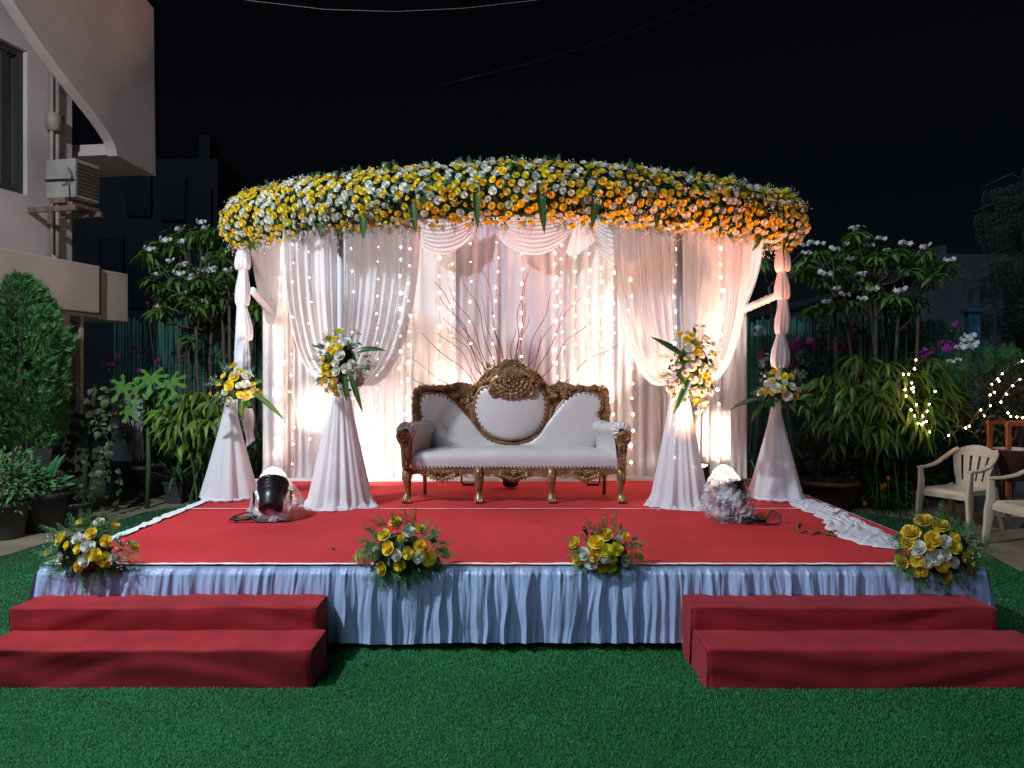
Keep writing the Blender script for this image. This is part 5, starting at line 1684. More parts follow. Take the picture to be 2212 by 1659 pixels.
# row of pots at the left
p = at(382, 1082, 9.7); t = pot('potted_spider_plant', 'arching striped spider plant in a square dark pot near the left end of the stage', (p.x, p.y), .17, .28, square=True, cat='potted plant')
blades(t, (0, 0, .27), 44, .50, .030, 'leaf', M_spider, 5, up=1.0)
p = at(318, 1068, 10.2); pot('plant_pot', 'tall dark grey pot behind the spider plant', (p.x, p.y), .20, .42)
p = at(286, 1060, 10.5); pot('plant_pot', 'smaller dark grey pot beside the white enamel panel', (p.x, p.y), .16, .32)
p = at(14, 1160, 7.6); t = pot('potted_shrub', 'small leaved shrub in a dark pot at the left edge of the patio', (p.x - .02, p.y), .22, .36, cat='potted plant')
def foliage_in(t, c, rad, n, T, sz, m, seed):
    rr = random.Random(seed); lm = []
    for i in range(n):
        d = Vector((rr.gauss(0, 1), rr.gauss(0, 1), rr.gauss(0, 1))).normalized(); q = rr.uniform(.3, 1.1)
        p = Vector(c) + Vector((d.x * rad[0], d.y * rad[1], d.z * rad[2])) * q
        s = sz * rr.uniform(.7, 1.3)
        lm.append(yframe(p, d + Vector((rr.uniform(-.8, .8), rr.uniform(-.8, .8), rr.uniform(-.3, .9))), up=(rr.uniform(-.5, .5), -.4, 1), s=(s, s, s)))
    MB().scatter(T, lm).obj('foliage', m, t)['kind'] = 'stuff'
foliage_in(t, (.06, 0, .58), (.34, .28, .30), 620, OVAL, .06, M_fern, 61)
p = at(95, 1120, 8.0); t = pot('potted_broadleaf', 'large dark pot with a few broad upright leaves beside the conifer', (p.x, p.y), .26, .40, cat='potted plant')
for dx, dz, bd, L in ((-.35, 1.3, .5, .46), (.55, 1.2, .55, .46), (.30, 1.0, .7, .42), (.75, .6, .8, .36), (-.55, .9, .9, .34), (1.0, .45, .7, .34), (-.1, 1.2, .3, .38)):
    inst('leaf', strap_mesh(L, .095, bd, 'leaf', M_banana), yframe(Vector((.02, -.05, .40)), Vector((dx, -.25, dz)), up=(0, -1, .6)), t)
foliage_in(t, (-.08, -.1, .50), (.32, .24, .18), 420, OVAL, .055, M_fern, 62)
p = at(160, 1120, 8.2); t = pot('potted_herb', 'dark pot with low trailing foliage between the broad leaved pot and the vine', (p.x, p.y), .20, .26, cat='potted plant')
foliage_in(t, (0, 0, .34), (.28, .24, .16), 300, OVAL, .05, M_dark, 63)
# vine with heart leaves
t = thing('climbing_vine', 'dark vine with heart shaped leaves hanging beside the left building column', 'vine', at(195, 0, 8.9) * 1 - Vector((0, 0, at(195, 0, 8.9).z)))
rr = random.Random(77); vm = MB(); ms = [MB().scatter(HEART, [Matrix.Diagonal((s, s, s, 1))]).mesh('leaf', mat('vine_leaf', (.045, .075, .018), .5, objrand=.5, hue=.03)) for s in (.075, .095)]
for k in range(11):
    x = rr.uniform(-.28, .30); pts = []
    for i in range(9):
        q = i / 8; pts.append((x + .10 * math.sin(q * 5 + k) + .10 * q * (k % 3 - 1), rr.uniform(-.03, .03) - .1 * (k % 2), 1.45 - .15 * (k % 4) - q * (1.1 - .1 * (k % 3))))
    vm.tube(pts, .006, 4)
    for a in pts:
        for r_ in range(2):
            inst('leaf', rr.choice(ms), yframe(Vector(a) + Vector((rr.uniform(-.05, .05), -.03, 0)), (rr.uniform(-.8, .8), -.5, rr.uniform(-1, .1)), up=(0, -1, .4)), t)
vm.tube([(-.1, .1, 0), (-.05, .1, .8), (0, .1, 1.5)], .02, 6); vm.obj('stems', M_bark, t)
# papaya
pp = at(318, 0, 9.3); t = thing('papaya_plant', 'young papaya plant with big lobed bright green leaves beside the fence', 'papaya plant', (pp.x, 9.3, 0))
def papaya_leaf(L):
    vs = [(0, 0, 0)]; fs = []
    lob = 7
    for i in range(lob):
        a0 = PI / 2 + (i - 3) * .80
        for q, da in ((.42, -.28), (.66, -.16), (.80, -.20), (1.0, 0), (.80, .20), (.66, .16), (.42, .28)):
            qq = q * (1 - .10 * abs(i - 3)); a = a0 + da
            vs.append((L * qq * math.cos(a), L * qq * math.sin(a), -.16 * L * qq * qq + .03 * L * (1 if abs(da) < .1 else 0)))
    n = len(vs) - 1
    for k in range(1, n): fs.append((0, k, k + 1))
    return MB().add(vs, fs).mesh('leaf', M_papaya)
stm = MB().tube([(0, 0, 0), (.02, 0, .5), (0, 0, 1.35)], [.03, .028, .018], 7)
for u, v, L, tw_ in ((268, 850, .26, .5), (325, 832, .27, 0), (368, 842, .25, -.5), (282, 900, .22, .3), (336, 908, .25, -.2), (300, 858, .22, .1), (355, 870, .2, -.7)):
    p = at(u, v - 18, 9.2 - .1 * rnd(-1, 1)) - Vector((pp.x, 9.3, 0))
    stm.tube([(0, 0, 1.28), (p.x * .5, p.y * .5, 1.42), tuple(p)], [.010, .008, .006], 5)
    d = Vector((p.x * 1.2, -.55, -.75))
    inst('leaf', papaya_leaf(L), yframe(p, d, up=(tw_ * .3, -.6, .6)), t)
stm.obj('stem', M_stem, t)
# bamboo like plants
def bamboo(name, label, c, rad, ngroups, seed, L, W, stalks, group):
    rr = random.Random(seed); c = Vector(c); O = Vector((c.x, c.y, 0))
    t = thing(name, label, 'bamboo plant', O, group=group)
    lms = [MB().scatter(T_leaf(W, 5, .10, b, peak=.35), [Matrix.Diagonal((l, l, l, 1))]).mesh('leaf', M_bamboo) for b in (.5, .9) for l in (L * .8, L, L * 1.15)]
    sm = MB(); tips = []
    for k in range(stalks):
        b = Vector((rr.uniform(-.25, .25) * rad[0], rr.uniform(-.3, .3), 0))
        e = c - O + Vector((rr.uniform(-.85, .85) * rad[0], rr.uniform(-.8, .6) * rad[1], rr.uniform(.1, .95) * rad[2]))
        m_ = b.lerp(e, .6) + Vector((-.1 * (e.x - b.x), 0, .18))
        pts = [b * (1 - q) ** 2 + m_ * 2 * q * (1 - q) + e * q * q for q in np.linspace(0, 1, 9)]
        sm.tube(pts, [.008 - .0006 * i for i in range(9)], 5); tips += pts[4:]
    groups = []
    for k in range(ngroups):
        d = Vector((rr.gauss(0, 1), rr.gauss(0, 1) - .3, rr.gauss(0, 1))).normalized(); q = rr.uniform(.45, 1.0)
        groups.append(c - O + Vector((d.x * rad[0] * q, d.y * rad[1] * q, d.z * rad[2] * q)))
    groups.sort(key=lambda g: g.y)
    cnt = 0; rest = []
    for g in groups:
        tp = min(tips, key=lambda q: (q - g).length)
        sm.tube([tp, tp.lerp(g, .5) + Vector((0, 0, .05)), g], [.006, .004, .003], 4)
        out = Vector((g.x - tp.x, g.y - tp.y - .15, 0)); out = out.normalized() if out.length > .01 else Vector((0, -1, 0))
        nl = rr.randint(4, 6)
        for i in range(nl):
            a = (i - (nl - 1) / 2) * .48 + rr.uniform(-.15, .15)
            d = Matrix.Rotation(a, 3, 'Z') @ out + Vector((0, 0, rr.uniform(-1.15, .25)))
            M = yframe(g, d, up=(0, -.3, 1), tilt=rr.uniform(-.6, .6))
            if cnt < 240: inst('leaf', rr.choice(lms), M, t)
            else: rest.append(M @ Matrix.Diagonal((L, L, L, 1)))
            cnt += 1
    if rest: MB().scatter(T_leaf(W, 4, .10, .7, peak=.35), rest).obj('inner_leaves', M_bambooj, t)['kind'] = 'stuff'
    sm.obj('stalks', M_stem, t)
    return t
bg_ = 'bamboo like plants flanking the stage'
p = at(432, 905, 8.9); bamboo('bamboo_plant', 'bright bamboo like plant with lance leaves between papaya and left outer pillar', (p.x, p.y, p.z), (.46, .35, .36), 80, 801, .25, .19, 9, bg_)
p = at(1905, 862, 9.0); bamboo('bamboo_plant', 'large drooping bamboo like plant draped with fairy lights behind the chairs', (p.x, p.y, p.z), (.86, .48, .64), 190, 802, .29, .145, 14, bg_)

# bamboo screen fences
def fence(label, u0, u1, y, ztop, seed, u_skip=None):
    x0, x1 = at(u0, 0, y).x, at(u1, 0, y).x
    t = thing('bamboo_fence', label, 'fence', ((x0 + x1) / 2, y, 0), group='green bamboo screens behind the planting')
    rr = random.Random(seed); n = int((x1 - x0) / .043)
    ms = []
    for k in range(4):
        mb = MB(); pts = []; rads = []
        for i in range(9):
            q = i / 8; pts.append((.004 * math.sin(i * 2 + k), 0, ztop * q)); rads.append(.019 + .003 * (1 if i % 2 else 0))
        ms.append(mb.tube(pts, rads, 6).mesh('slat', M_fence))
    for i in range(n):
        x = x0 + (i + .5) * (x1 - x0) / n - (x0 + x1) / 2
        inst('slat', rr.choice(ms), Matrix.Translation((x, rr.uniform(-.006, .006), 0)) @ Matrix.Rotation(rr.uniform(-.006, .006), 4, 'Y') @ Matrix.Diagonal((1, 1, rr.uniform(.97, 1.02), 1)), t)
    for z in (.4, ztop * .55, ztop - .2):
        MB().box((0, .035, z), (x1 - x0, .03, .05)).obj('rail', M_wood, t, smooth=False)
    return t
fence('green bamboo screen fence on the left behind the frangipani', 245, 640, 11.0, 2.42, 71)
fence('green bamboo screen fence on the right behind the frangipani', 1560, 2082, 11.0, 2.42, 72)
t = thing('blue_post', 'weathered blue gate post at the right end of the bamboo fence', 'post', at(2100, 0, 11.0) - Vector((0, 0, at(2100, 0, 11.0).z)))
MB().box((0, 0, 1.25), (.17, .14, 2.5)).obj('post', M_bluepost, t, smooth=False, bevel=.01)
MB().box((0, 0, 2.53), (.24, .2, .06)).obj('cap', M_bluepost, t, smooth=False, bevel=.01)

# flowering climbers along the fence
def bougain(label, spots, y, m, seed, group, cname='bougainvillea'):
    rr = random.Random(seed); c = at(spots[0][0], spots[0][1], y)
    O = Vector((c.x, y, 0)); t = thing(cname, label, 'flowering shrub', O, group=group)
    fl = MB(); lf = MB(); st_ = MB()
    for u, v, s in spots:
        p = at(u, v, y + rr.uniform(-.15, .1)) - O
        for i in range(int(10 * s)):
            d = Vector((rr.uniform(-1, 1), rr.uniform(-1, .2), rr.uniform(-1, 1)))
            q = rr.uniform(.03, .05)
            fl.scatter(FLOWER5, [frame(p + d * .075 * s, (d + Vector((0, -.6, .2))), s=q)])
        for i in range(int(26 * s)):
            d = Vector((rr.uniform(-1, 1), rr.uniform(-.4, 1), rr.uniform(-1, .6)))
            q = rr.uniform(.05, .09)
            lf.scatter(OVAL, [yframe(p + d * .22 * s, d, up=(0, -.5, 1), s=(q, q, q))])
        b = Vector((p.x + rr.uniform(-.2, .2), .1, 0))
        st_.tube([b, b.lerp(p, .6) + Vector((rr.uniform(-.1, .1), 0, .1)), p], [.012, .009, .005], 5)
    fl.obj('blossoms', m, t)['kind'] = 'stuff'; lf.obj('foliage', M_leaf, t)['kind'] = 'stuff'; st_.obj('stems', M_bark, t)
fg = 'flowering climbers along the bamboo fences'
bougain('magenta bougainvillea against the right fence beside the outer pillar', [(1712, 745, 1), (1728, 742, .8), (1755, 738, 1), (1700, 752, .8), (1742, 752, .7)], 10.6, M_magenta, 1, fg)
bougain('magenta bougainvillea under the broad frangipani', [(1806, 742, 1.2), (1822, 752, .8), (1830, 790, .7), (1840, 745, .7), (1852, 782, .5)], 10.6, M_magenta, 2, fg)
bougain('magenta bougainvillea near the blue post', [(2003, 765, 1.2), (2050, 752, 1.3), (2066, 700, .5), (1990, 770, .6)], 10.3, M_magenta, 3, fg)
bougain('red flowered climber on the right fence', [(1842, 710, .9), (1700, 772, .8), (1712, 790, .6), (1650, 765, .7), (1990, 715, .5)], 10.8, M_redflower, 4, fg, 'red_climber')
bougain('small white flowered climber behind the right outer pillar', [(1640, 715, .8), (1648, 785, .8), (1655, 770, .5)], 10.7, M_petal, 5, fg, 'white_climber')
bougain('pink flowered climber on the left fence', [(255, 772, .4), (295, 750, .45), (240, 790, .35), (270, 660, .2), (318, 655, .2), (340, 780, .3), (300, 800, .3)], 10.7, M_magenta, 6, fg, 'pink_climber')
p = at(2090, 740, 9.6)
t = thing('white_flower_stalk', 'tall stalk with a cluster of white flowers above the right hedge', 'flowers', (p.x, p.y, 0))
for du, dv, q in ((0, 8, 1.1), (-14, 10, .8), (14, -2, .9), (4, -14, .8), (-4, -6, .8), (-34, 40, .6), (-18, 36, .5)):
    a = at(2090 + du, 740 + dv, 9.6) - Vector((p.x, p.y, 0)); inst('flower_head', HEADS[abs(du) % 4], Matrix.Translation(a) @ Matrix.Diagonal((q, q, q, 1)), t)
MB().tube([(0, .05, 0), (.02, .05, 1.0), (0, .03, p.z)], .010, 5).obj('stalk', M_stem, t)

# low planting at the right
bush('fern_hedge', 'feathery green hedge at the right edge behind the fairy lights', 'hedge', at(2160, 850, 9.8), (.75, .4, .50), 900, FERNS[0], .20, M_fern, 811, trunk=6)
bush('rusty_shrub', 'reddish brown shrub wound with fairy lights at the right edge', 'shrub', at(2170, 880, 9.0), (.50, .35, .44), 700, LANCE, .10, mat('rusty_leaf', (.11, .075, .03), .6, island=.5, hue=.03), 812, trunk=6)
bush('dark_shrub', 'dark low shrub spreading beside the right outer pillar', 'shrub', at(1812, 1005, 9.4), (.62, .4, .36), 1100, OVAL, .07, mat('dull_leaf', (.035, .032, .014), .7, island=.5), 813, trunk=5)
bush('dark_shrub', 'dark green shrub under the drooping bamboo like plant', 'shrub', at(1925, 1030, 9.3), (.62, .4, .34), 900, LANCE, .11, M_dark, 814, trunk=5)
bush('dark_shrub', 'dark shrub under the fairy lights behind the first chair', 'shrub', at(2075, 985, 9.7), (.60, .35, .50), 900, OVAL, .09, M_dark, 815, trunk=5)
bush('dark_shrub', 'dark creeper filling the gap at the foot of the left fence', 'shrub', at(300, 930, 10.6), (.60, .3, .60), 800, OVAL, .09, M_dark, 816, trunk=5)
bush('dark_shrub', 'dark undergrowth behind the left outer pillar cone', 'shrub', at(548, 985, 9.6), (.40, .3, .42), 600, OVAL, .08, M_dark, 817, trunk=5)
bush('dark_shrub', 'dark undergrowth in front of the right fence beside the pillar bouquet', 'shrub', at(1765, 880, 10.4), (.45, .3, .75), 800, LANCE, .12, M_dark, 818, trunk=5)
p = at(1790, 1100, 9.15); pot('plant_pot', 'wide dull terracotta pot under the dark shrub beside the right outer pillar', (p.x, p.y), .32, .36, M_terra)
mg = thing('marigold_plant', 'marigolds with a few orange blooms in the dark bed', 'flowers', at(1890, 0, 8.9) - Vector((0, 0, at(1890, 0, 8.9).z)))
lm = []
O = mg.location.copy()
for u, v in ((1905, 1051), (1919, 1031), (1868, 1086), (1911, 1046)):
    p = at(u, v, 8.8) - O
    mb = MB()
    for k in range(14):
        a = k * 2.4; q = .012 + .002 * k
        mb.scatter(BLADE, [yframe(p, (math.cos(a), -.7, math.sin(a)), s=(.22, .040 * (.6 + k / 30), .05))])
    mb.ball(p, .018, 7, 5); mb.obj('bloom', M_marigold, mg)
    lm.append(p)
sm = MB()
for p in lm: sm.tube([(p.x + .03, p.y + .05, 0), tuple(p)], .005, 4)
sm.obj('stems', M_stem, mg)
dg = thing('dry_grass_clump', 'clump of dry curled brown grass beside the right end of the backdrop', 'dry grass', at(1632, 0, 8.8) - Vector((0, 0, at(1632, 0, 8.8).z)))
blades(dg, (0, 0, .30), 40, .75, .014, 'blade', M_dry, 21, spread=.45, bends=(.9, 2.0, 3.0), up=1.6)
# dark weeping conifer at the far right
wc = thing('weeping_conifer', 'dark weeping conifer at the right edge behind the hedge', 'tree', at(2215, 0, 11.5) - Vector((0, 0, at(2215, 0, 11.5).z)))
rr = random.Random(55); lm = []; wd = MB().tube([(.2, 0, 0), (.15, 0, 2), (.2, 0, 4.6)], [.12, .09, .03], 8)
for k in range(70):
    z = rr.uniform(2.0, 4.8); a = rr.uniform(PI * .6, PI * 1.7); L = rr.uniform(.35, 1.0) * (1.15 - .12 * abs(z - 3))
    e = Vector((.2 + L * math.cos(a), L * math.sin(a) * .6, z - .1))
    wd.tube([(.2, 0, z - .15), tuple(Vector((.2, 0, z)).lerp(e, .5) + Vector((0, 0, .12))), tuple(e)], [.02, .012, .005], 4)
    for q in range(9):
        b = Vector((.2, 0, z)).lerp(e, .35 + .65 * q / 9)
        lm.append(yframe(b, (rr.uniform(-.3, .3), rr.uniform(-.4, .1), -1), up=(0, -1, 0), s=(.22, rr.uniform(.35, .6), .3)))
MB().scatter(FERNS[1], lm).obj('foliage', mat('night_needles', (.009, .020, .009), .7, island=.5), wc)['kind'] = 'stuff'; wd.obj('trunk', M_wframe, wc)

# garden fairy lights
def glights(label, pts, y, seed):
    O = at(pts[0][0], pts[0][1], y); t = thing('fairy_light_string', label, 'fairy lights', O, group='fairy light strings in the garden shrubs')
    w = []
    for u, v, on in pts:
        p = at(u, v, y) - O; w.append(p + Vector((0, .01, .008)))
        if on: inst('bulb', BULB_G, Matrix.Translation(p), t)
    MB().tube(w, .003, 4).obj('wire', M_wire, t)
def g(cx, cy): return (1892.5 + .1488 * cx, 740.5 + .1488 * cy)
def gl(*c): return [(*g(x, y), 1) for x, y in c]
glights('garden fairy lights hanging in a long V on the drooping bamboo like plant', gl((580, 245), (560, 378), (473, 455), (518, 582), (548, 650), (515, 665), (545, 710), (587, 900), (680, 1065), (692, 1160), (665, 1185), (610, 1170), (560, 1062), (508, 975), (438, 773), (420, 680), (395, 455)), 8.45, 1)
glights('garden fairy lights on the lower right leaves of the drooping bamboo like plant', gl((858, 705), (770, 892), (740, 995), (730, 1140), (780, 1295)), 8.42, 2)
glights('garden fairy lights looping from the bamboo like plant up into the rusty shrub', gl((1052, 1347), (1302, 1240), (1355, 1210), (1520, 975), (1575, 1062), (1660, 915), (1655, 755), (1720, 718), (1680, 603), (1765, 525), (1785, 560), (1830, 450), (2120, 268)), 8.45, 3)
glights('garden fairy lights around the right part of the rusty shrub', gl((2090, 530), (1985, 625), (1890, 745), (1812, 860), (1915, 1018), (1955, 1072), (2045, 1078), (2130, 1090)), 8.42, 4)

# ------------------------------------------------------------------ plastic chairs
def chair(label, loc, rz):
    t = thing('plastic_chair', label, 'chair', loc, rz, group='beige plastic garden chairs at the right')
    # front is local -Y
    f = lambda x, y, z: Vector((x, y, z))
    W, D, H = .245, .22, .425
    rows = []
    for i in range(15):
        s = -1 + 2 * i / 14; row = []
        for j in range(13):
            q = j / 12
            y = -D - .02 + (2 * D + .03) * q
            z = H - .018 * (1 - s * s) * math.sin(PI * q) + (-.045 * max(0, (1 - q / .12)) ** 2)
            row.append((s * (W - .01 - .02 * q), y, z))
        rows.append(row)
    sm = MB().grid(rows); sm.grid([[(x, y, z - .012) for x, y, z in r] for r in rows][::-1])
    for r0 in (rows[0], rows[-1]): sm.grid([[(x, y, z) for x, y, z in r0], [(x, y, z - .05) for x, y, z in r0]])
    sm.grid([[r[0] for r in rows], [(r[0][0], r[0][1], r[0][2] - .045) for r in rows]]); sm.grid([[r[-1] for r in rows], [(r[-1][0], r[-1][1], r[-1][2] - .05) for r in rows]])
    sm.obj('seat', M_plastic, t)
    # legs: tapered channels, the front ones run on up to the arms
    def bar(pts, w0, w1, th, name):
        m = len(pts); mb = MB(); vs = []; fs = []
        for i, p in enumerate(pts):
            p = Vector(p); k = i / (m - 1); w = w0 + (w1 - w0) * k
            tdir = (Vector(pts[min(i + 1, m - 1)]) - Vector(pts[max(0, i - 1)])).normalized()
            yield_ = Vector((0, 1, 0)); 
            if abs(tdir.y) > .8: yield_ = Vector((1, 0, 0))
            a = (yield_ - tdir * yield_.dot(tdir)).normalized(); b = tdir.cross(a)
            for sa, sb in ((-1, -1), (1, -1), (1, 1), (-1, 1)): vs.append(tuple(p + a * sa * w / 2 + b * sb * th / 2))
        for i in range(m - 1):
            for k in range(4): fs.append((i * 4 + k, i * 4 + (k + 1) % 4, i * 4 + 4 + (k + 1) % 4, i * 4 + 4 + k))
        fs += [(3, 2, 1, 0), tuple((m - 1) * 4 + k for k in range(4))]
        mb.add(vs, fs); return mb
    def bar2(pts, w0, w1, th, name):
        g_ = bar(pts, w0, w1, th, name)
        try:
            while True: next(g_)
        except StopIteration as e: mb = e.value
        mb.obj(name, M_plastic, t, bevel=.007, auto=50)
    for s in (-1, 1):
        bar2([(s * .285, -.285, 0), (s * .262, -.255, .25), (s * .255, -.24, .44), (s * .275, -.235, .62)], .045, .085, .030, 'front_leg') if False else None
    def fbar(pts, ws, th, name, a_axis):
        mb = MB(); vs = []; fs = []; m = len(pts)
        for i, p in enumerate(pts):
            p = Vector(p)
            td = (Vector(pts[min(i + 1, m - 1)]) - Vector(pts[max(0, i - 1)])).normalized()
            a = Vector(a_axis); a = (a - td * a.dot(td)).normalized(); b = td.cross(a)
            for sa, sb in ((-1, -1), (1, -1), (1, 1), (-1, 1)): vs.append(tuple(p + a * sa * ws[i] / 2 + b * sb * th / 2))
        for i in range(m - 1):
            for k in range(4): fs.append((i * 4 + k, i * 4 + (k + 1) % 4, i * 4 + 4 + (k + 1) % 4, i * 4 + 4 + k))
        fs += [(3, 2, 1, 0), tuple((m - 1) * 4 + k for k in range(4))]
        return mb.add(vs, fs).obj(name, M_plastic, t, bevel=.008, auto=50)
    for s in (-1, 1):
        fbar([(s * .285, -.285, 0), (s * .272, -.262, .18), (s * .262, -.245, .34), (s * .258, -.236, .44), (s * .268, -.232, .62)], [.052, .075, .105, .085, .060], .034, 'front_leg', (0, 1, 0))
        fbar([(s * .262, .33, 0), (s * .245, .27, .22), (s * .232, .225, .43)], [.050, .065, .095], .034, 'back_leg', (0, 1, 0))
        # arm: from the front post back and up into the top of the backrest
        fbar([(s * .270, -.262, .628), (s * .276, -.10, .632), (s * .274, .04, .655), (s * .262, .17, .715), (s * .235, .265, .775), (s * .19, .315, .815)], [.055, .058, .056, .052, .055, .06], .026, 'arm', (1, 0, 0))
    # backrest: fan of slats under a rounded top
    def back(x, z):
        q = (z - .43) / .42
        return (x, .225 + .10 * q - .05 * (x / .25) ** 2 * -1 * q - .09 * (x / .26) ** 2 * (1 if q > .3 else q / .3) * .8, z)
    def strip(x0, x1, z0, z1, name, top=None):
        P = []
        for i in range(8):
            a = i / 7; row = []
            for j in range(10):
                b = j / 9
                xb = x0[0] + (x1[0] - x0[0]) * a; xt = x0[1] + (x1[1] - x0[1]) * a
                zz0, zz1 = z0, z1(xt) if callable(z1) else z1
                row.append(back(xb + (xt - xb) * b, zz0 + (zz1 - zz0) * b))
            P.append(row)
        mb = MB().grid(P); Q = [[(x, y + .012, z) for x, y, z in r] for r in P]
        mb.grid(Q[::-1]); mb.grid([P[0], Q[0]]); mb.grid([Q[-1], P[-1]]); mb.grid([[r[-1] for r in P], [r[-1] for r in Q]]); mb.grid([[r[0] for r in Q], [r[0] for r in P]])
        mb.obj(name, M_plastic, t, fix=True, auto=50)
    topz = lambda x: .86 - 1.25 * x * x - 6 * x ** 4
    strip((-.175, .175), (-.165, .165), .415, .485, 'back_lower') if False else strip((-.170, -.175), (.170, .175), .415, .485, 'back_lower')
    strip((-.235, -.235), (.235, .235), .745, topz, 'back_top')
    edges_b = np.linspace(-.172, .172, 6); edges_t = np.linspace(-.235, .235, 6)
    for i in range(5):
        gb_, gt_ = .010, .014
        strip((edges_b[i] + (gb_ if i else 0), edges_t[i] + (gt_ if i else 0)), (edges_b[i + 1] - (gb_ if i < 4 else 0), edges_t[i + 1] - (gt_ if i < 4 else 0)), .484, .747, 'back_slat')
    return t
chair('beige plastic garden chair facing left, standing whole behind the right corner flowers', (4.69, 8.08, 0), R(-62))
chair('beige plastic garden chair cut off by the right edge of the view', (4.80, 7.06, 0), R(-84))

# plant stand, tub and block wall at the right edge
t = thing('plant_stand', 'orange painted metal stand at the right edge behind the chairs', 'plant stand', at(2205, 0, 8.1) - Vector((0, 0, at(2205, 0, 8.1).z)))
for dx in (-.13, .35):
    for dy in (0, .32): MB().box((dx, dy, .555), (.04, .04, 1.11)).obj('post', M_orange, t, smooth=False)
MB().box((.11, 0, 1.09), (.44, .036, .036)).obj('rail', M_orange, t, smooth=False); MB().box((.11, .16, .50), (.52, .36, .02)).obj('shelf', M_orange, t, smooth=False); MB().box((.11, .32, 1.09), (.44, .036, .036)).obj('rail', M_orange, t, smooth=False)
p = at(2206, 0, 8.0)
t = thing('plastic_tub', 'dark red tapered tub with a white inside on the orange stand', 'tub', (p.x + .04, p.y + .12, .512))
MB().lathe([(.001, .003), (.145, .003), (.215, .30), (.228, .305), (.226, .318)], 26).obj('outer_wall', M_terra, t)
MB().lathe([(.226, .318), (.206, .316), (.14, .02), (.001, .018)], 26).obj('inner_wall', M_whitebox, t)
p = at(2196, 1118, 7.9)
t = thing('white_basin', 'white plastic basin on the ground under the orange stand', 'basin', (p.x + .05, p.y + .3, 0))
MB().lathe([(.001, .003), (.16, .003), (.21, .13), (.225, .135), (.205, .13), (.155, .015), (.001, .012)], 26).obj('basin', M_whitebox, t)
bw = thing('block_wall', 'low grey concrete block wall behind the first chair', 'wall', at(2200, 0, 9.1) - Vector((0, 0, at(2200, 0, 9.1).z)))
bl = MB().box((0, 0, 0), (.385, .19, .185)).mesh('block', M_block, False)
for r in range(3):
    for c in range(5):
        inst('block', bl, Matrix.Translation((-.35 + c * .395 + (.2 if r % 2 else 0), rnd(-.006, .006), .095 + r * .195)), bw)
cp = MB().box((0, 0, 0), (.23, .24, .045)).mesh('coping_brick', M_brick, False)
for c in range(9): inst('coping_brick', cp, Matrix.Translation((-.45 + c * .24, 0, .608 + rnd(-.003, .003))), bw)

# ------------------------------------------------------------------ loose cloth, rope, bits on the stage
def onstage(u, v):
    y = FPX * (CAM_H - SZ) / (v - HV); return Vector(((u - CU) / FPX * y, y, SZ))
cl = [((1700, 1080), (1728, 1074)), ((1712, 1094), (1762, 1083)), ((1748, 1108), (1795, 1096)), ((1778, 1122), (1822, 1108)), ((1788, 1140), (1850, 1120)), ((1802, 1158), (1880, 1140)), ((1840, 1175), (1920, 1156)), ((1895, 1184), (1948, 1166)), ((1946, 1190), (1958, 1180))]
f = N1(881); g1 = N1(882); g2 = N1(883); P = []
o = onstage(1830, 1130)
for i in range(90):
    q = i / 89 * (len(cl) - 1); a = min(int(q), len(cl) - 2); fr = q - a
    l = onstage(*cl[a][0]).lerp(onstage(*cl[a + 1][0]), fr); r = onstage(*cl[a][1]).lerp(onstage(*cl[a + 1][1]), fr)
    row = []
    for j in range(54):
        s = j / 53
        p = l.lerp(r, s)
        p.x += .035 * float(f(q * 4 + s * 2)) * (1 if j in (0, 53) else .6)
        n = float(g1(q * 5.5 + s * 5)) * .5 + float(g2(s * 9 - q * 4.2 + 50)) * .5
        e = math.sin(PI * min(1, max(0, s))) ** .35
        over = max(0, p.x - SX)
        z = .008 + .034 * (abs(n) ** 1.2) * e + .008 * e
        row.append((p.x - o.x, p.y - o.y, z))
    P.append(row)
ob = MB().grid(P).obj('loose_cloth', M_puff); ob.location = o
tag(ob, 'crumpled loose white cloth lying along the right edge of the red stage', 'cloth')
rp = [onstage(u, v) + Vector((0, 0, .012)) for u, v in ((1728, 1132), (1722, 1142), (1730, 1152), (1744, 1150), (1756, 1156), (1772, 1152), (1790, 1158), (1806, 1152), (1818, 1158), (1800, 1160), (1788, 1153), (1812, 1150))]
cable('rope_piece', 'short piece of brown coir rope lying on the red stage', rp, 'rope', .007, M_rope)
rr = random.Random(3)
for u, v, lab in ((1165, 1128, 'fallen green leaf on the stage carpet right of centre'), (1118, 1120, 'fallen green leaf on the stage carpet in front of the sofa'), (716, 1160 + 24, 'fallen dark leaf near the front edge of the stage left of the middle arrangement')):
    p = onstage(u, v); ob = MB().scatter(OVAL, [yframe((0, 0, .012), (rr.uniform(-1, 1), rr.uniform(-1, 1), .2), s=(.06, .06, .06))]).obj('fallen_leaf', M_leaf); ob.location = p
    tag(ob, lab, 'leaf', 'leaves fallen on the stage')
p = onstage(1419, 1106); ob = MB().scatter(OVAL, [yframe((0, 0, .014), (1, .3, .2), s=(.05, .05, .05))]).obj('fallen_petal', M_rosey); ob.location = p; tag(ob, 'single yellow petal fallen on the red carpet before the right cone', 'petal')
t = thing('wood_plank', 'short brown plank at the back right corner of the stage floor', 'plank', at(1628, 1040, 7.9) - Vector((0, 0, at(1628, 1040, 7.9).z - SZ)))
MB().box((0, 0, .03), (.34, .12, .055)).obj('plank', M_wood, t, smooth=False, bevel=.004)
p = at(1622, 1010, 7.8)
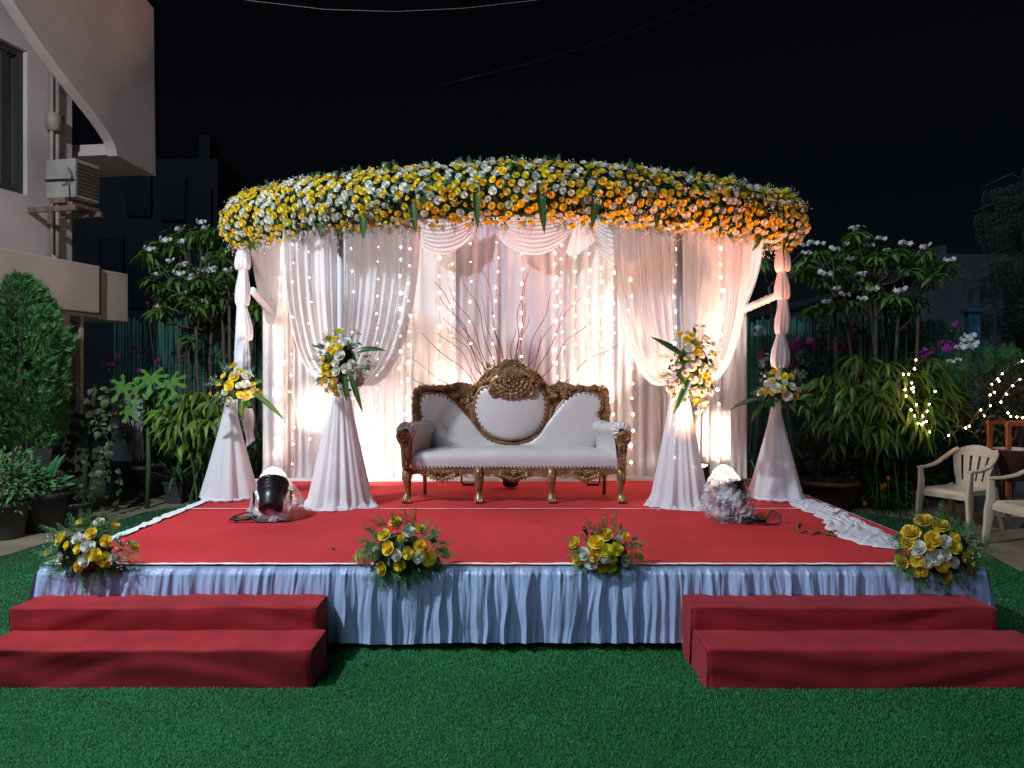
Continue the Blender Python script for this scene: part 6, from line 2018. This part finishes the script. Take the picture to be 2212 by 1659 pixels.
cable('power_cable', 'thin blue and yellow cables dropping at the right end of the backdrop', [(p.x, p.y, p.z + .08), (p.x + .03, p.y - .02, p.z), (p.x + .05, p.y - .06, p.z - .08), (p.x + .03, p.y - .10, SZ + .02), (p.x + .06, p.y - .3, SZ + .012), (p.x + .02, p.y - .5, SZ + .012)], 'cable', .006, M_bluepost)

# ------------------------------------------------------------------ buildings
D13 = Vector((.231, .973, 0)); N13 = Vector((.973, -.231, 0))
def wallpt(c, tt_, z, out=0.0): 
    p = Vector((c[0], c[1], 0)) - D13 * tt_ + N13 * out; p.z = z; return p
def slab(mb, c, t0, t1, z0, z1, o0, o1):
    vs = [wallpt(c, t, z, o) for t in (t0, t1) for o in (o0, o1) for z in (z0, z1)]
    mb.add([tuple(p) for p in vs], [(0, 1, 3, 2), (4, 6, 7, 5), (0, 4, 5, 1), (2, 3, 7, 6), (0, 2, 6, 4), (1, 5, 7, 3)])
bd = thing('left_house', 'pinkish plastered house at the left with a window and an overhanging curved fin', 'house', (0, 0, 0))
WC = (-5.49, 9.6)
mb = MB()
# wall with a real window opening: t .68 - 2.6, z 3.70 - 5.38
slab(mb, WC, 0, .66, 2.9, 9, -.30, 0); slab(mb, WC, 2.6, 6, 2.9, 9, -.30, 0); slab(mb, WC, .66, 2.6, 2.9, 3.70, -.30, -.0); slab(mb, WC, .66, 2.6, 5.38, 9, -.30, 0)
mb.obj('upper_wall', M_wall, bd, smooth=False)
wf = MB(); slab(wf, WC, .66, .74, 3.70, 5.38, -.20, -.06); slab(wf, WC, .74, 2.6, 3.70, 3.78, -.20, -.06); slab(wf, WC, .74, 2.6, 5.30, 5.38, -.20, -.06); slab(wf, WC, .86, .93, 3.78, 5.30, -.18, -.08)
wfo = wf.obj('window', M_wframe, bd, smooth=False)
gm = MB(); slab(gm, WC, .74, 2.6, 3.78, 5.30, -.15, -.13); gm.obj('pane', M_glass, wfo, smooth=False)
PC = (-5.09, 9.5)
mb = MB(); slab(mb, PC, 0, 5, 2.37, 2.955, -.5, 0); mb.obj('parapet', M_wallw, bd, smooth=False, bevel=.012)
mb = MB(); slab(mb, PC, -.55, -.02, 2.30, 2.93, -.5, -.05); mb.obj('parapet_end', M_wallw, bd, smooth=False, bevel=.012)
mb = MB(); slab(mb, PC, 0, 5, 2.32, 2.36, -1.2, -.04); mb.obj('soffit', M_wallw, bd, smooth=False)
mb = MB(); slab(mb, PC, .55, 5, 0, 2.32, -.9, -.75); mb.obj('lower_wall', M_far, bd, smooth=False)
mb = MB(); slab(mb, PC, .34, .44, 0, 2.32, -.22, -.12); slab(mb, PC, .14, .19, .9, 2.32, -.16, -.11); mb.tube([wallpt(PC, .40, 2.3, -.17), wallpt(PC, .95, 1.95, -.17)], .02, 6); mb.obj('porch_post', M_wallw, bd, smooth=False)
mb = MB(); slab(mb, PC, .05, .20, 1.35, 1.86, -.5, -.25); mb.obj('meter_box', M_ac, bd, smooth=False)
mb = MB(); slab(mb, PC, 1.2, 5, 0, .75, -.30, -.10); mb.obj('low_wall', M_brick, bd, smooth=False)
# curved fin
D8 = Vector((.139, .990, 0)); FC = Vector((-4.87, 10.5, 0)); N8 = Vector((.990, -.139, 0))
def onfin(u, v):
    k = (u - CU) / FPX
    tt_ = (k * FC.y - FC.x) / (k * D8.y - D8.x)
    p = FC - D8 * (-tt_) if False else FC + D8 * (-(k * FC.y - FC.x) / (k * D8.y - D8.x)) * 1
    # x = FC.x - D8.x*s ; y = FC.y - D8.y*s ; x/y = k
    s = (FC.x - k * FC.y) / (D8.x - k * D8.y)
    p = FC - D8 * s; p.z = CAM_H + (HV - v) / FPX * p.y
    return p
outl = [(333, 18), (337, 381), (253, 337), (250, 322), (244, 305), (232, 285), (216, 262), (196, 236), (150, 178), (100, 110), (55, 45), (18, -12), (-40, -110), (200, -200), (318, 0)]
A = [onfin(u, v) for u, v in outl]; B = [p - N8 * .14 for p in A]; n = len(A)
mb = MB().add([tuple(p) for p in A + B], [tuple(range(n)), tuple(range(2 * n - 1, n - 1, -1))] + [(i, (i + 1) % n, (i + 1) % n + n, i + n) for i in range(n)])
mb.obj('curved_fin', M_wall, bd, smooth=False, fix=True, bevel=.012)
mb = MB(); q0, q1 = onfin(337, 381), onfin(253, 337)
vs = []
for p in (q0, q1):
    for o_ in (-.145, -1.0):
        for dz in (.02, .16): vs.append(tuple(Vector((p.x, p.y, p.z + dz)) + N8 * o_))
mb.add(vs, [(0, 1, 3, 2), (4, 6, 7, 5), (0, 4, 5, 1), (2, 3, 7, 6), (0, 2, 6, 4), (1, 5, 7, 3)]); mb.obj('balcony_slab', M_wall, bd, smooth=False)
mb = MB()
mb.tube([wallpt(WC, .36, 2.95, .05), wallpt(WC, .36, 4.6, .05), wallpt(WC, .36, 5.3, .05)], .022, 7); mb.tube([wallpt(WC, .28, 3.0, .05), wallpt(WC, .28, 3.4, .05), wallpt(WC, .28, 5.6, .05)], .028, 7)
mb.tube([wallpt(WC, .36, 3.05, .05), wallpt(WC, .34, 2.98, .12), wallpt(WC, .22, 2.97, .15)], .02, 6)
slab(mb, WC, .24, .42, 4.55, 4.75, .02, .12); mb.obj('drain_pipe', M_ac, bd)
mb = MB(); slab(mb, PC, -.018, .012, 2.36, 2.962, -.3, .004); mb.obj('dark_joint', M_wframe, bd, smooth=False)
mb = MB(); slab(mb, WC, .22, .33, 2.98, 4.2, .002, .012); mb.obj('water_stain', mat('dark_stain', (.05, .04, .04), .9), bd, smooth=False)
ac = thing('air_conditioner', 'beige outdoor air conditioner unit on a rusty bracket beside the house wall', 'air conditioner', (0, 0, 0))
mb = MB(); slab(mb, WC, .24, .62, 3.66, 4.11, .22, .62); mb.obj('casing', M_ac, ac, smooth=False, bevel=.012)
mb = MB(); slab(mb, WC, .27, .59, 3.70, 4.07, .621, .627); mb.obj('grille', M_acg, ac, smooth=False)
gs = MB()
for k in range(9): slab(gs, WC, .265, .595, 3.71 + k * .043, 3.722 + k * .043, .628, .634)
gs.obj('grille_bars', M_rust, ac, smooth=False)['kind'] = 'stuff'
mb = MB(); slab(mb, WC, .62, .66, 3.50, 3.56, .0, .66); slab(mb, WC, .24, .28, 3.50, 3.56, .0, .66); slab(mb, WC, .24, .66, 3.56, 3.60, .56, .62); slab(mb, WC, .64, .66, 3.36, 3.50, .28, .34); slab(mb, WC, .26, .64, 3.60, 3.66, .3, .5); mb.obj('bracket', M_rust, ac, smooth=False)
cb = MB()
for k in range(2):
    cb.tube([wallpt(WC, .63, 4.02 - .03 * k, .52), wallpt(WC, .66, 3.95 - .05 * k, .60 + .02 * k), wallpt(WC, .65, 3.86 - .03 * k, .60), wallpt(WC, .63, 3.80, .45 + .03 * k)], .004, 5)
cb.tube([wallpt(WC, .635, 3.87, .22), wallpt(WC, .64, 3.86, .62)], .012, 5); cb.tube([wallpt(WC, .63, 3.8, .55), wallpt(WC, .635, 3.45, .58), wallpt(WC, .6, 3.3, .6)], .007, 5)
cb.obj('pipe_bundle', M_black, ac)
p = at(276, 965, 10.4); t = thing('enamel_panel', 'white enamel panel standing behind the bare twigs beside the left fence', 'panel', (p.x, p.y, .45))
MB().box((0, 0, .42), (.42, .05, .86)).obj('panel', M_whitebox, t, smooth=False, bevel=.01); MB().box((0, -.0, .86), (.45, .08, .03)).obj('rim', M_rust, t, smooth=False)
MB().box((0, .05, -.22), (.5, .3, .44)).obj('plinth', M_pot, t, smooth=False)
bt = thing('bare_twigs', 'bare dark twigs in front of the white enamel panel', 'twigs', at(300, 0, 10.1) - Vector((0, 0, at(300, 0, 10.1).z)))
tb = MB(); rr = random.Random(8)
for k in range(9):
    a = rr.uniform(-.3, .3); tb.tube([(0.05 * a, 0, 0.3), (a * .5, 0, .7), (a * .8 + rr.uniform(-.05, .05), rr.uniform(-.1, .1), 1.05), (a * 1.1, 0, 1.4 + rr.uniform(-.1, .2))], [.011, .009, .006, .003], 5)
tb.obj('branches', M_bark, bt)

# distant dark buildings
fb = thing('far_building', 'dim dark apartment block in the night behind the left frangipani', 'building', (-9.0, 19, 0))
zt_ = lambda u, v, y: at(u, v, y)
x0 = at(60, 0, 17).x; x1 = at(470, 0, 17).x
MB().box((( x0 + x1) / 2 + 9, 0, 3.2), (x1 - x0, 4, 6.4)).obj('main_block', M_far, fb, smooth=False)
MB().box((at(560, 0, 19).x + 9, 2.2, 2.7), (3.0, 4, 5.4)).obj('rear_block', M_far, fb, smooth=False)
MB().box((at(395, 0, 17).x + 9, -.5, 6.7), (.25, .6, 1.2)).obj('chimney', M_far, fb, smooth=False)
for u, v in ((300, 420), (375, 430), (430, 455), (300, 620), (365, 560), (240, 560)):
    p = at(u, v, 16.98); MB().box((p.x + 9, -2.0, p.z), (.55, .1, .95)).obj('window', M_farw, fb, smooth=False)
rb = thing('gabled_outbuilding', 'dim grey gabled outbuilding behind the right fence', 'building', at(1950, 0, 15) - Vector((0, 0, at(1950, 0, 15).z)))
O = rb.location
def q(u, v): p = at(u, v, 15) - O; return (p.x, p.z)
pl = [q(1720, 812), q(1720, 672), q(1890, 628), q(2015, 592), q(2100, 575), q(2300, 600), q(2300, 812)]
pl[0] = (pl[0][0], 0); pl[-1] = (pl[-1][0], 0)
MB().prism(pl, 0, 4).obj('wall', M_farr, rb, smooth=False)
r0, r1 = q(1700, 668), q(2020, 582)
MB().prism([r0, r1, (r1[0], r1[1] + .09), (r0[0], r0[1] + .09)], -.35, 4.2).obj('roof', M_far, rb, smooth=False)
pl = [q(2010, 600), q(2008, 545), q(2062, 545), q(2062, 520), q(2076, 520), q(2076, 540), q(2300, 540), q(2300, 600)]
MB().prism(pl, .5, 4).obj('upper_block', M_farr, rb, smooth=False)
for lab, pts, y in (('overhead wire sagging across the top of the view', ((430, -18), (545, 2), (700, 20), (850, 25), (1000, 18), (1160, 0), (1260, -18)), 9.0),
                    ('faint overhead wire slanting up to the right in the night sky', ((950, 185), (1040, 162), (1160, 132), (1270, 100), (1400, 55), (1520, 8), (1600, -30)), 11.0)):
    P = [at(u, v, y) for u, v in pts]
    ob = MB().tube([p - P[0] for p in P], .0035 if y < 10 else .004, 5).obj('overhead_wire', M_cable if y > 10 else M_wire); ob.location = P[0]
    tag(ob, lab, 'wire', 'wires strung overhead')
# the pole that carries the LED floodlight, left of the view
t = thing('floodlight_pole', 'grey steel pole carrying the white LED floodlight left of the stage', 'lamp post', (LED_POS.x - .25, LED_POS.y, 0))
MB().tube([(0, 0, 0), (0, 0, 3), (0, 0, 6.15)], [.06, .05, .04], 10).obj('pole', M_pole, t)
MB().box((.16, .02, 6.12), (.42, .36, .10)).obj('lamp_head', M_black, t, smooth=False)
